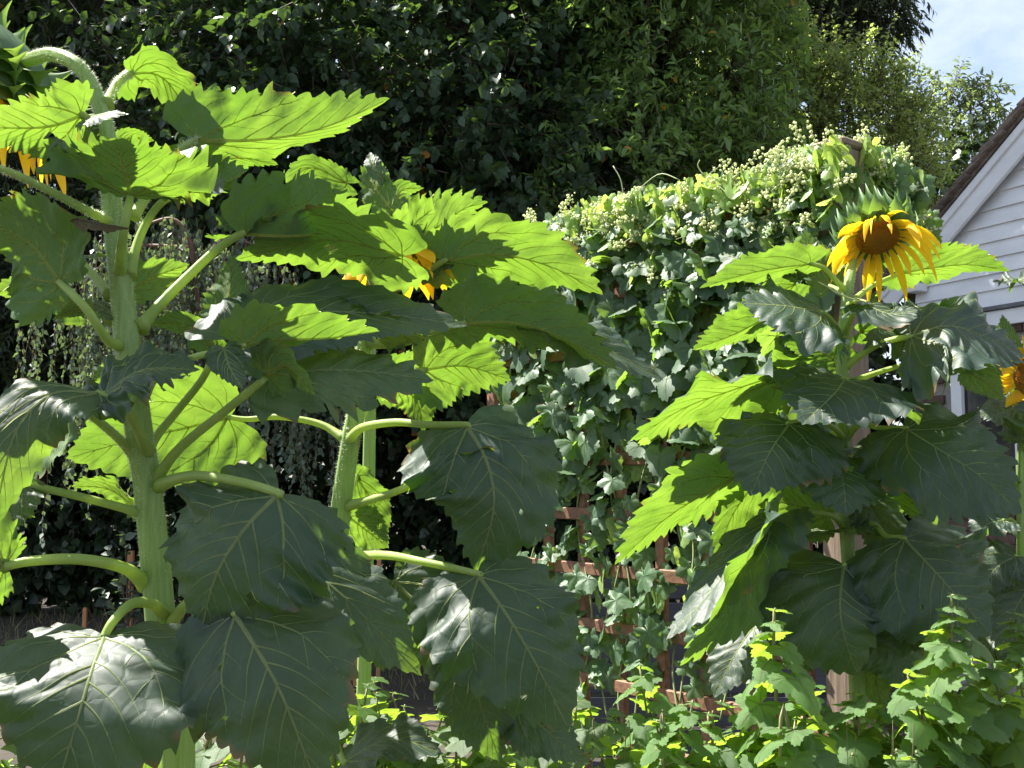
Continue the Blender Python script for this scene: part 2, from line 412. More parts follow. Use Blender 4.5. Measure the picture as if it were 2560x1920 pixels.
def crown(root, blobs, per_m, lpc, size, tmpl, mat, twig=0.45, droop=0.35, twigs=True, tint_bias=0.0, branches=0, shell=0.55, whorl=False):
    """blobs: (centre, radii). clusters of leaves along short twigs; returns cluster centres"""
    allp, ally, allz, alls, cents, tw, tin = [], [], [], [], [], [], []
    for c, r in blobs:
        n = int(per_m * (r[0] * r[2] * math.pi + r[0] * r[1] * 2))
        cc, d = ellip(n, c, r, shell)
        tdir = unit(d * 0.8 + RNG.normal(size=(n, 3)) * 0.55 + np.array((0, 0, -droop * 0.6)))
        ln = twig * (0.6 + 0.8 * RNG.random(n))
        ct = np.clip(0.5 + 0.33 * np.sin(cc[:, 0] * 2.3 + 1.1 * cc[:, 2]) * np.cos(cc[:, 2] * 1.9 - cc[:, 0]) + RNG.normal(size=n) * 0.22, 0, 1)
        for k in range(lpc):
            u = 1.0 if whorl else (k + 0.5) / lpc
            p = cc + tdir * (ln * u)[:, None] + np.array((0, 0, -1)) * (droop * ln * u * u * 0.5)[:, None] + RNG.normal(size=(n, 3)) * twig * 0.05
            side = unit(np.cross(tdir, RNG.normal(size=(n, 3))))
            yd = unit(tdir * (0.35 if whorl else 0.55) + side * 0.9 + np.array((0, 0, -droop)))
            zd = unit(np.array((0, 0, 1.0)) + RNG.normal(size=(n, 3)) * 0.55 + d * 0.3)
            allp.append(p); ally.append(yd); allz.append(zd); alls.append(size * (0.65 + 0.7 * RNG.random(n)))
            tl_ = np.clip(ct * 0.62 + RNG.random(n) * 0.34, 0, 0.93); tl_[RNG.random(n) < 0.010] = 1.0; tin.append(tl_)
        cents.append(cc); tw.append((cc - tdir * 0.25 * ln[:, None], cc + tdir * ln[:, None]))
    pos = np.vstack(allp)
    o = scatter('crown', tmpl, pos, np.vstack(ally), np.vstack(allz), np.concatenate(alls), mat, root, tint=np.concatenate(tin))
    if twigs:
        a = np.vstack([x[0] for x in tw]); b = np.vstack([x[1] for x in tw])
        n = len(a); w = 0.004 + 0.003 * RNG.random(n)
        sd = unit(np.cross(b - a, RNG.normal(size=(n, 3)))) * w[:, None]
        s2 = unit(np.cross(b - a, sd)) * w[:, None]
        V = np.stack([a + sd, a - sd * 0.5 + s2, a - sd * 0.5 - s2, b], 1).reshape(-1, 3)
        f = np.array([(0, 1, 3), (1, 2, 3), (2, 0, 3)])
        Fc = (f[None] + (np.arange(n) * 4)[:, None, None]).reshape(-1, 3)
        t = addw('twigs', V, Fc, M['bark'], root, o, smooth=False); t['kind'] = 'stuff'
    return np.vstack(cents)

def trunk(root, base, top, r0, r1, limbs=(), mat=None):
    base, top = np.asarray(base, float), np.asarray(top, float)
    mid = (base + top) / 2 + RNG.normal(size=3) * np.array((0.12, 0.12, 0.0))
    parts = [tube(catmull([base, mid, top], 14), np.linspace(r0, r1, 14), 9, 0.08, 4)]
    for tip in limbs:
        tip = np.asarray(tip)
        k = 0.35 + 0.5 * random.random()
        s = base * (1 - k) + top * k
        m = s * 0.45 + tip * 0.55 + np.array((0, 0, 0.15))
        parts.append(tube(catmull([s, m, tip], 9), np.linspace(r1 * 0.8, 0.012, 9), 6))
    V, Fc = join(parts)
    return addw('trunk', V, Fc, mat or M['bark'], root)

def blob(px, py, D, rx, ry, rz):
    return (P(px, py, D), (rx, ry, rz))

def tree(name, label, cat, blobs, per_m, lpc, size, tmpl, mat, base=None, rt=0.12, group=None, nl=6, **kw):
    c0 = np.mean([b[0] for b in blobs], axis=0)
    if base is None: base = (c0[0], max(c0[1], 13.4), 0)
    root = empty(name, base, label, cat, group)
    cc = crown(root, blobs, per_m, lpc, size, tmpl, M[mat], **kw)
    idx = RNG.choice(len(cc), nl, replace=False)
    top = c0 + np.array((0, 0, 0.25 * max(b[1][2] for b in blobs)))
    trunk(root, base, top, rt, rt * 0.35, cc[idx])
    return root

def trees():
    # big shaded broadleaf tree across the middle
    tree('broadleaf_tree', 'large dark broadleaf tree filling the shaded middle of the background', 'tree',
         [blob(900, 150, 9.6, 2.1, 1.2, 2.1), blob(1200, 420, 9.0, 1.25, 0.8, 1.15), blob(640, 330, 9.8, 1.3, 0.9, 1.5), blob(1330, 80, 9.6, 1.1, 0.9, 1.3), blob(980, 700, 10.2, 1.6, 0.7, 1.2), blob(1280, -480, 10.2, 1.5, 1.0, 1.4), blob(1640, -330, 10.3, 1.3, 1.0, 1.2)],  # last two blobs extend the crown above the view to shade the house wall
         62, 13, 0.092, LEAF8, 'foliage_dark', rt=0.2, nl=22, twig=0.42, droop=0.45)
    tree('laurel_tree', 'dark glossy evergreen laurel at the left behind the nodding sunflower', 'tree',
         [blob(120, 150, 11, 1.8, 1.0, 2.4), blob(420, 60, 11.2, 1.2, 0.9, 2.0), blob(60, 640, 11.4, 1.4, 0.8, 1.3), blob(70, -480, 11, 1.9, 1.2, 1.6), blob(480, -430, 11, 1.5, 1.0, 1.5)], 60, 12, 0.10, LEAFLONG, 'foliage_laurel', rt=0.16, twig=0.36, droop=0.2)  # last two blobs are unseen, added overhead to shade the foliage below
    tree('rhododendron_bush', 'olive green large shrub with long leaves and a few orange ones', 'shrub',
         [blob(1690, 190, 9.2, 1.0, 0.8, 1.25), blob(1560, 420, 8.8, 0.75, 0.6, 0.65), blob(1800, 60, 9.6, 0.8, 0.7, 0.9), blob(1500, 60, 9.3, 0.6, 0.6, 0.8), blob(1850, 400, 9.0, 0.5, 0.5, 0.45), blob(1590, -500, 8.4, 1.1, 0.8, 1.6), blob(1800, -350, 8.8, 0.9, 0.8, 1.2)],  # last two blobs raised out of view to keep sun off the house
         120, 12, 0.088, LEAFLONG, 'foliage_rhodo', rt=0.12, nl=18, twig=0.26, droop=0.05, whorl=False)
    tree('hawthorn_tree', 'sunlit small leaved hawthorn with reddish tips beneath the sky', 'tree',
         [blob(2060, 330, 10.6, 1.05, 0.8, 0.85), blob(2200, 430, 10.4, 0.6, 0.6, 0.95), blob(1930, 250, 10.8, 0.8, 0.7, 0.8)], 280, 13, 0.043, LEAF4, 'foliage_bush', rt=0.12, twig=0.22, droop=0.0)
    tree('cypress_tree', 'dark drooping cypress at the top edge beside the sky', 'tree',
         [blob(2080, -110, 15, 1.05, 0.8, 1.2), blob(1900, -60, 15.5, 1.0, 0.8, 1.2), blob(2190, 20, 14.8, 0.5, 0.45, 0.6)], 130, 13, 0.14, SPRAY, 'foliage_conifer', rt=0.2, twig=0.3, droop=0.9)
    tree('willow_tree', 'feathery fine leaved tree showing sky beside the house roof', 'tree',
         [blob(2370, 330, 13.5, 0.62, 0.5, 0.72), blob(2450, 260, 13.8, 0.33, 0.3, 0.32), blob(2300, 520, 13.2, 0.7, 0.5, 0.8)], 95, 12, 0.085, LEAFLONG, 'foliage_fine', rt=0.07, twig=0.32, droop=0.35)
    tree('ivy_hedge', 'dark ivy clad hedge along the back behind the stakes', 'hedge',
         [blob(-100, 1280, 12.2, 1.5, 0.5, 1.15), blob(350, 1230, 12.4, 1.5, 0.5, 1.35), blob(850, 1180, 12.2, 1.6, 0.5, 1.5), blob(1350, 1100, 12, 1.5, 0.5, 1.6), blob(1800, 900, 12, 1.4, 0.5, 2.0), blob(2300, 800, 12.6, 1.3, 0.5, 2.0), blob(60, 900, 12.3, 1.3, 0.5, 1.4), blob(1050, 780, 12.0, 1.3, 0.5, 1.3), blob(1700, 1330, 11.6, 1.5, 0.5, 1.0), blob(2300, 1330, 11.6, 1.5, 0.5, 1.0)],
         75, 13, 0.105, LEAFIVY, 'foliage_ivy', rt=0.1, twig=0.3, droop=0.5)
    # far woodland behind, reads as one mass
    root = empty('woodland', P(700, 1300, 17) * np.array((1, 1, 0)), 'far dark woodland seen through the gaps of the garden trees, plus unseen clumps added for shade', 'woodland')
    root['kind'] = 'stuff'
    crown(root, [blob(100, 500, 17, 3.2, 0.8, 5.0), blob(750, 500, 17.4, 3.2, 0.8, 5.4), blob(1350, 500, 17, 3.0, 0.8, 5.2), blob(1800, 560, 16.4, 1.7, 0.7, 3.2), (np.array((-8.3, 13.5, 9.5)), (2.6, 1.4, 4.5)), (np.array((-5.2, 14.8, 10.5)), (3.0, 1.2, 3.0))], 22, 12, 0.24, LEAF8, M['foliage_dark'], twig=0.7, twigs=False)  # last two clumps are out of view, added to shade the laurel
trees()

def weeping_birch():
    D = 8.2
    b = P(500, 1300, D); b[2] = 0
    root = empty('weeping_birch', b, 'grey green weeping birch with hanging twigs behind the tall sunflower', 'tree')
    arch = [b, P(505, 1150, D), P(500, 800, D - .1), P(490, 690, D - .15), P(470, 590, D - .2), P(430, 548, D - .2), P(370, 560, D - .2)]
    V, Fc = tube(catmull(arch, 40), np.r_[np.linspace(0.05, 0.022, 20), np.linspace(0.022, 0.012, 20)], 8)
    arch2 = tube(catmull([P(490, 690, D - .15), P(560, 600, D), P(680, 640, D + .1), P(740, 760, D + .1)], 14), np.linspace(0.02, 0.006, 14), 6)
    arch3 = tube(catmull([P(480, 620, D - .15), P(330, 620, D), P(220, 700, D + .1), P(190, 800, D + .1)], 14), np.linspace(0.018, 0.006, 14), 6)
    V, Fc = join([(V, Fc), arch2, arch3])
    addw('trunk', V, Fc, M['birchbark'], root)
    pos, yd, zd, sz, strands = [], [], [], [], []
    for i in range(340):
        x = min(860, max(60, random.gauss(480, 185)))
        top = 540 + 0.0011 * (x - 430) ** 2 + random.uniform(-10, 160)
        ln = random.uniform(0.45, 1.85)
        d = D + random.uniform(-0.5, 0.7)
        p0 = P(x, top, d)
        sway = np.array((random.uniform(-0.12, 0.12), random.uniform(-0.1, 0.1), 0))
        n = int(ln / 0.017)
        t = np.linspace(0, 1, n)
        pts = p0 + sway * (t ** 0.5)[:, None] + np.array((0, 0, -ln)) * t[:, None] + np.stack([0.012 * np.sin(t * 20 + i), 0.01 * np.cos(t * 17 + i), 0 * t], 1)
        q = pts[::12]
        strands.append(tube(q, np.linspace(0.0028, 0.001, len(q)), 3, cap=False))
        k = RNG.random(n) < 0.6
        m = int(k.sum())
        pos.append(pts[k]); a = RNG.normal(size=(m, 3)) * 0.55; a[:, 2] = -1
        yd.append(a); z = RNG.normal(size=(m, 3)); z[:, 1] -= 0.8; zd.append(z); sz.append(0.047 * (0.6 + 0.7 * RNG.random(m)))
    o = scatter('crown', LEAF4, np.vstack(pos), np.vstack(yd), np.vstack(zd), np.concatenate(sz), M['foliage_birch'], root)
    V, Fc = join(strands)
    addw('hanging_twigs', V, Fc, M['birchbark'], root, o)['kind'] = 'stuff'
weeping_birch()

def grass():
    n = 9000
    x = RNG.uniform(-7, 3, n); y = RNG.uniform(7.5, 12.2, n)
    pos = np.stack([x, y, np.zeros(n)], 1)
    yd = RNG.normal(size=(n, 3)) * 0.45; yd[:, 2] = 1
    tm = (np.array([(-.03, 0, 0), (.03, 0, 0), (0, 1, .2)], float), np.array([(0, 1, 2)]))
    root = empty('dry_grass', (0, 9, 0), 'dry straw coloured grass on the ground before the hedge', 'grass'); root['kind'] = 'stuff'
    scatter('grass_blades', tm, pos, yd, RNG.normal(size=(n, 3)), 0.05 + 0.16 * RNG.random(n) ** 3, M['grass'], root)
grass()

# ------------------------------------------------------------------ house
def house():
    E = np.array((3.02, 8.1)); d = unit((0.45, -0.893)); nrm = np.array((d[1], -d[0]))
    X3, N3, Z3 = np.array((d[0], d[1], 0)), np.array((nrm[0], nrm[1], 0)), np.array((0, 0, 1.0))
    def at(t, o, z): return np.array((E[0] + d[0] * t + nrm[0] * o, E[1] + d[1] * t + nrm[1] * o, z))
    span, ez, slope = 5.0, 2.97, 0.74
    root = empty('house', at(span / 2, -2, 0), 'white weatherboarded gable end with brown tiled roof and brick below', 'house')
    # core
    V, Fc = box(at(span / 2, -2.2, 1.32), (X3, N3, Z3), (span / 2 - 0.02, 2.18, 1.32))
    addw('wall', V, Fc, M['mortar'], root, smooth=False)
    gv = np.array([at(0.02, -0.03, 2.645), at(span - 0.02, -0.03, 2.645), at(span - 0.02, -0.03, ez), at(span / 2, -0.03, ez + slope * span / 2 - 0.02), at(0.02, -0.03, ez)])
    gb = gv - N3 * 4.3
    addw('gable_wall', np.vstack([gv, gb]), [(4, 3, 2, 1, 0), (5, 6, 7, 8, 9), (0, 1, 6, 5), (1, 2, 7, 6), (2, 3, 8, 7), (3, 4, 9, 8), (4, 0, 5, 9)], M['white'], root, smooth=False)
    # weatherboards
    z = 2.665; ex = 0.112
    while z < ez + slope * span / 2 - 0.05:
        def lim(zz): return max(0.0, (zz - ez) / slope)
        a0, a1 = lim(z), lim(z + ex)
        V = [at(a0, 0.024, z), at(span - a0, 0.024, z), at(span - a1, 0.004, z + ex + 0.012), at(a1, 0.004, z + ex + 0.012),
             at(a0, -0.012, z), at(span - a0, -0.012, z), at(span - a1, -0.012, z + ex + 0.012), at(a1, -0.012, z + ex + 0.012)]
        addw('weatherboard', np.array(V), [(0, 3, 2, 1), (4, 5, 6, 7), (0, 1, 5, 4), (3, 7, 6, 2), (0, 4, 7, 3), (1, 2, 6, 5)], M['white'], root, smooth=False)
        z += ex
    # barge boards and roof
    th = math.atan(slope)
    for sg in (0, 1):
        S = np.array((math.cos(th), math.sin(th)))
        sdir = X3 * S[0] * (1 if sg == 0 else -1) + Z3 * S[1]
        up = unit(np.cross(N3, sdir)); up = up if up[2] > 0 else -up
        ln = span / 2 / math.cos(th)
        st = at(0 if sg == 0 else span, 0, ez)
        a = st - sdir * 0.28
        c = a + sdir * (ln + 0.28) / 2 + N3 * 0.09 + up * 0.005
        V, Fc = bevel_box(c, (sdir, N3, up), ((ln + 0.28) / 2, 0.016, 0.085), 0.004)
        addw('barge_board', V, Fc, M['white'], root, smooth=False)
        V, Fc = bevel_box(c + N3 * 0.026 + up * 0.052, (sdir, N3, up), ((ln + 0.28) / 2, 0.012, 0.026), 0.003)
        addw('barge_moulding', V, Fc, M['white'], root, smooth=False)
        V, Fc = box(c - N3 * 2.36 + up * 0.105, (sdir, N3, up), ((ln + 0.3) / 2, 2.4, 0.012))
        rf = addw('roof', V, Fc, M['tile'], root, smooth=False)
        nrow = int((ln + 0.3) / 0.095)
        me = None
        for i in range(nrow):
            q = a + sdir * (i * 0.095 + 0.02) + up * 0.135 + N3 * (0.10 + random.uniform(-0.006, 0.006))
            tilt = unit(sdir - up * random.uniform(0.12, 0.2))
            for j in range(3):
                V, Fc = bevel_box(q - N3 * (0.165 * j + (0.08 if i % 2 else 0) * (j > 0)) + sdir * 0.08, (tilt, N3, np.cross(tilt, N3)), (0.105, 0.08, random.uniform(0.008, 0.012)), 0.002)
                addw('tile', V, Fc, M['tile'], root, rf, smooth=False)
    # little bracket at the eave
    V, Fc = bevel_box(at(0.06, 0.07, ez - 0.09), (X3, N3, Z3), (0.06, 0.05, 0.03), 0.004)
    addw('bracket', V, Fc, M['white'], root, smooth=False)
    # trim under the boards
    V, Fc = bevel_box(at(span / 2, 0.03, 2.645), (X3, N3, Z3), (span / 2 + 0.02, 0.035, 0.014), 0.003)
    addw('flashing', V, Fc, M['lead'], root, smooth=False)
    V, Fc = bevel_box(at(span / 2, 0.02, 2.575), (X3, N3, Z3), (span / 2, 0.02, 0.053), 0.004)
    addw('fascia_board', V, Fc, M['white'], root, smooth=False)
    # window
    w0, w1, z0, z1 = 0.36, 1.36, 1.42, 2.36
    wroot = addw('window', *box(at((w0 + w1) / 2, 0.004, (z0 + z1) / 2), (X3, N3, Z3), ((w1 - w0) / 2 - 0.03, 0.004, (z1 - z0) / 2 - 0.03)), M['glass'], root, smooth=False)
    for (tc_, zc, ht, hz) in ((w0, (z0 + z1) / 2, 0.045, (z1 - z0) / 2), (w1, (z0 + z1) / 2, 0.045, (z1 - z0) / 2), ((w0 + w1) / 2, (z0 + z1) / 2, 0.03, (z1 - z0) / 2 - 0.05), ((w0 + w1) / 2, z1, (w1 - w0) / 2 - 0.047, 0.04)):
        addw('window_frame', *bevel_box(at(tc_, 0.022, zc), (X3, N3, Z3), (ht, 0.022, hz), 0.004), M['white'], root, wroot, smooth=False)
    addw('window_sill', *bevel_box(at((w0 + w1) / 2, 0.04, z0 - 0.03), (X3, N3, Z3), ((w1 - w0) / 2 + 0.08, 0.05, 0.028), 0.004), M['white'], root, wroot, smooth=False)
    # bricks
    V, Fc = bevel_box((0, 0, 0), ((1, 0, 0), (0, 1, 0), (0, 0, 1)), (0.1075, 0.012, 0.0325), 0.003)
    bm = mesh_np('brick', V, Fc, M['brick'], smooth=False)
    rl = Vector(wloc(root)); rot = Matrix((X3, -N3, Z3)).transposed().to_4x4()
    zz = 0.4; row = 0
    while zz < 2.51:
        t = -0.0 + (0.1125 if row % 2 else 0.0) + 0.11
        while t < 1.9:
            if not (w0 - 0.165 < t < w1 + 0.165 and z0 - 0.10 < zz < z1 + 0.08):
                add('brick', bm, root, Matrix.Translation(Vector(at(t, 0.0, zz)) - rl) @ rot)
            t += 0.225
        zz += 0.075; row += 1
house()

# ------------------------------------------------------------------ trellis
TD = unit((-0.64, 0.77)); T0 = np.array((0.83, 2.82))
def tp(t, o, z):
    """point on the trellis: t metres from the post, o metres towards the camera, height z"""
    return np.array((T0[0] + TD[0] * t - TD[1] * o, T0[1] + TD[1] * t + TD[0] * o, z))
def trellis_depth(px):
    u = (px - 1280) / F
    t = (T0[0] - u * T0[1]) / (u * TD[1] - TD[0])
    return T0[1] + TD[1] * t, t
AX = (np.array((TD[0], TD[1], 0)), np.array((-TD[1], TD[0], 0)), np.array((0, 0, 1.0)))
def trellis():
    root = empty('trellis_panel', tp(0.9, 0, 0), 'square lattice trellis panel of red brown battens carrying the hop vine', 'trellis')
    zt = 2.235
    for i in range(8):
        t = 0.10 + i * 0.168
        addw('upright_batten', *bevel_box(tp(t, 0.0, zt / 2 + 0.05), AX, (0.019, 0.0105, zt / 2 - 0.07), 0.003), M['wood'], root, smooth=False)
    z = 0.18
    k = 0
    while z < zt - 0.06:
        addw('cross_batten', *bevel_box(tp(0.68, 0.0225, z), AX, (0.66, 0.0105, 0.019), 0.003), M['wood'], root, smooth=False)
        z += 0.1715; k += 1
    addw('top_rail', *bevel_box(tp(0.68, 0.006, zt), AX, (0.66, 0.034, 0.024), 0.004), M['wood'], root, smooth=False)
    addw('bottom_rail', *bevel_box(tp(0.68, 0.006, 0.09), AX, (0.66, 0.034, 0.024), 0.004), M['wood'], root, smooth=False)
    post = empty('fence_post', tp(-0.03, 0, 0), 'thick square wooden post behind the flowering sunflower', 'post')
    addw('post_shaft', *bevel_box(tp(-0.03, 0.0, 1.17), AX, (0.046, 0.046, 1.17), 0.005), M['post'], post, smooth=False)
    V, Fc = bevel_box(tp(-0.03, 0, 2.352), AX, (0.05, 0.05, 0.012), 0.006)
    addw('post_cap', V, Fc, M['post'], post, smooth=False)
    # far post of the panel
    p2 = empty('fence_post', tp(1.385, 0, 0), 'far wooden post at the left end of the trellis behind leaves', 'post')
    addw('post_shaft', *bevel_box(tp(1.385, 0.0, 1.10), AX, (0.026, 0.026, 1.10), 0.005), M['wood'], p2, smooth=False)
    addw('post_cap', *bevel_box(tp(1.385, 0, 2.21), AX, (0.030, 0.030, 0.01), 0.004), M['wood'], p2, smooth=False)
    # second panel turning away behind the post
    r2 = empty('trellis_panel', (0.95, 3.1, 0), 'narrow trellis panel turning away behind the thick post', 'trellis')
    d2 = unit((0.30, 0.954)); A2 = (np.array((d2[0], d2[1], 0)), np.array((-d2[1], d2[0], 0)), AX[2])
    def t2(t, o, z): return np.array((0.925 + d2[0] * t - d2[1] * o, 2.93 + d2[1] * t + d2[0] * o, z))
    for i in range(4):
        addw('upright_batten', *bevel_box(t2(0.03 + 0.17 * i, 0, 1.15), A2, (0.019, 0.019, 1.1), 0.003), M['wood'], r2, smooth=False)
    for i in range(12):
        addw('cross_batten', *bevel_box(t2(0.29, 0.0305, 0.2 + i * 0.1715), A2, (0.29, 0.0105, 0.019), 0.003), M['wood'], r2, smooth=False)
    addw('top_rail', *bevel_box(t2(0.29, 0.0, 2.27), A2, (0.30, 0.034, 0.02), 0.003), M['wood'], r2, smooth=False)
trellis()

def compost_bin():
    c = P(1640, 1520, 5.0)
    root = empty('compost_bin', (c[0], 5.2, 0), 'low dark grey slatted timber bin behind the trellis', 'bin')
    for i in range(8):
        for (o, ax, h) in (((0, -0.45), ((1, 0, 0), (0, 1, 0), (0, 0, 1)), 0.75), ((-0.76, 0), ((0, 1, 0), (1, 0, 0), (0, 0, 1)), 0.42), ((0.76, 0), ((0, 1, 0), (1, 0, 0), (0, 0, 1)), 0.42)):
            addw('plank', *bevel_box((c[0] + o[0], 5.3 + o[1], 0.08 + i * 0.135), ax, (h, 0.012, 0.058), 0.004), M['bin'], root, smooth=False)
    for sx in (-0.7, 0.7):
        addw('corner_post', *bevel_box((c[0] + sx, 5.3 - 0.41, 0.56), ((1, 0, 0), (0, 1, 0), (0, 0, 1)), (0.03, 0.025, 0.56), 0.003), M['bin'], root, smooth=False)
compost_bin()

def stakes():
    for (px, y0, y1, D, w, lab) in ((213, 1522, 1600, 9.2, .032, 'short orange brown stake standing in dry grass at the far left'),
                                    (328, 1380, 1630, 9.0, .045, 'wooden stake beside the apple sapling behind the left stem'),
                                    (893, 1318, 1620, 8.0, .032, 'thin brown stake left of a pair behind the middle sunflower'),
                                    (949, 1330, 1640, 8.2, .030, 'thin brown stake right of a pair behind the middle sunflower')):
        a = P(px, y0, D); h = a[2]
        r = empty('garden_stake', (a[0], D, 0), lab, 'stake', 'wooden garden stakes')
        addw('stake_shaft', *bevel_box((a[0], D, h / 2), ((1, 0, 0), (0, 1, 0), (0, 0, 1)), (w / 2, w / 2, h / 2), 0.003), M['stake'], r, smooth=False)
        V, Fc = bevel_box((a[0], D, h + 0.004), ((1, 0, 0), (0, 1, 0), (0, 0, 1)), (w / 2 - .003, w / 2 - .003, 0.005), 0.002)
        addw('stake_end', V, Fc, M['stake'], r, smooth=False)
stakes()

# ------------------------------------------------------------------ lobed leaves shared by vines and shrubs
def lobed(name, lobes, depth, teeth, tooth, mat, seed, cup=0.10, pleat=0.035, basecut=0.55, narrow=1.0):
    rg = np.random.default_rng(seed)
    n = teeth * 2
    a = np.linspace(-math.pi * 0.94, math.pi * 0.94, n)         # 0 = tip
    sp = 2 * math.pi * 0.94 / lobes
    fr_ = a / sp - np.round(a / sp)                            # 0 on a lobe axis, +-.5 in a sinus
    lob = 1 - np.abs(fr_) * 2
    lob = 0.55 * lob + 0.45 * np.sqrt(np.clip(lob, 0, 1))
    r = (1 - depth) + depth * lob
    r *= 1.0 - 0.34 * (np.abs(a) / math.pi) ** 1.3
    r *= np.where(np.abs(a) > 2.75, basecut + 0.3 * rg.random(), 1)
    r *= 1 + tooth * np.where(np.arange(n) % 2 == 0, 1, -1) * (0.7 + 0.6 * rg.random(n))
    def hz(rr, an, rad, cz):
        return -cup * rr * rr + pleat * cz * 0.5 * math.cos(an / sp * 2 * math.pi) + 0.06 * rr * math.sin(3 * an + seed) * rad
    V = [(0, 0, 0)]
    for rad, cz in ((0.5, 1), (1.0, 2)):
        for i in range(n):
            rr = r[i] * rad if rad == 1 else (0.30 + 0.22 * r[i])
            V.append((rr * math.sin(a[i]) * narrow, rr * math.cos(a[i]), hz(rr, a[i], rad, cz)))
    Fc = []
    for i in range(n - 1):
        Fc.append((0, 1 + i, 2 + i)[::-1]); Fc.append((1 + i, 1 + n + i, 2 + n + i, 2 + i)[::-1])
    nblade = len(Fc)
    for k in range(-(lobes // 2), lobes // 2 + 1):             # ribs along the lobes
        an = k * sp
        for (r0, r1, w0, w1, da) in ((0, 0.52, .020, .013, 0), (0.52, 0.9 * (1.0 - 0.34 * (abs(an) / math.pi) ** 1.3), .013, .004, 0), (0.3, 0.62, .009, .003, .2), (0.3, 0.62, .009, .003, -.2)):
            b0 = len(V)
            for rr, w, ang in ((r0, w0, an + (da * .3 if r0 else 0) * 0), (r1, w1, an + da)):
                ex, ey = math.cos(ang), -math.sin(ang)
                zz = hz(rr, ang, 0.5 if rr < .6 else 1, 1 + (rr > .6)) if rr else 0
                for sg in (-1, 1):
                    V.append(((rr * math.sin(ang) + sg * w * ex) * narrow, rr * math.cos(ang) + sg * w * ey, zz + 0.012))
            Fc.append((b0, b0 + 1, b0 + 3, b0 + 2))
    V = np.array(V)
    me = mesh_np(name, V, Fc, mat, uv=V[:, :2] * 0.06)
    me.materials.append(M['rib'])
    for p in me.polygons[nblade:]: p.material_index = 1
    return me

HOP = [lobed('hop_leaf', 3 + 2 * (k % 2), 0.42 if k % 3 else 0.3, 21, 0.045, M['hop'], k, 0.10 + 0.05 * k, 0.05) for k in range(5)]
HOPY = [lobed('young_hop_leaf', 3, 0.38, 15, 0.04, M['hopyoung'], 20 + k, 0.15, 0.04, narrow=0.75) for k in range(3)]
CUR = [lobed('currant_leaf', 5 if k % 2 else 3, 0.50, 25, 0.05, M['currant'], 40 + k, 0.05 + 0.09 * k, 0.06) for k in range(5)]
WEED = [lobed('low_leaf', 3 + k, 0.45, 10, 0.06, M['weed'], 60 + k, 0.15, 0.03) for k in range(3)]

def mat_from(pos, ydir, zdir, s, rl):
    m = frames(np.array([ydir]), np.array([zdir]))[0] * s
    M4 = Matrix(((m[0][0], m[0][1], m[0][2], pos[0] - rl[0]), (m[1][0], m[1][1], m[1][2], pos[1] - rl[1]), (m[2][0], m[2][1], m[2][2], pos[2] - rl[2]), (0, 0, 0, 1)))
    return M4

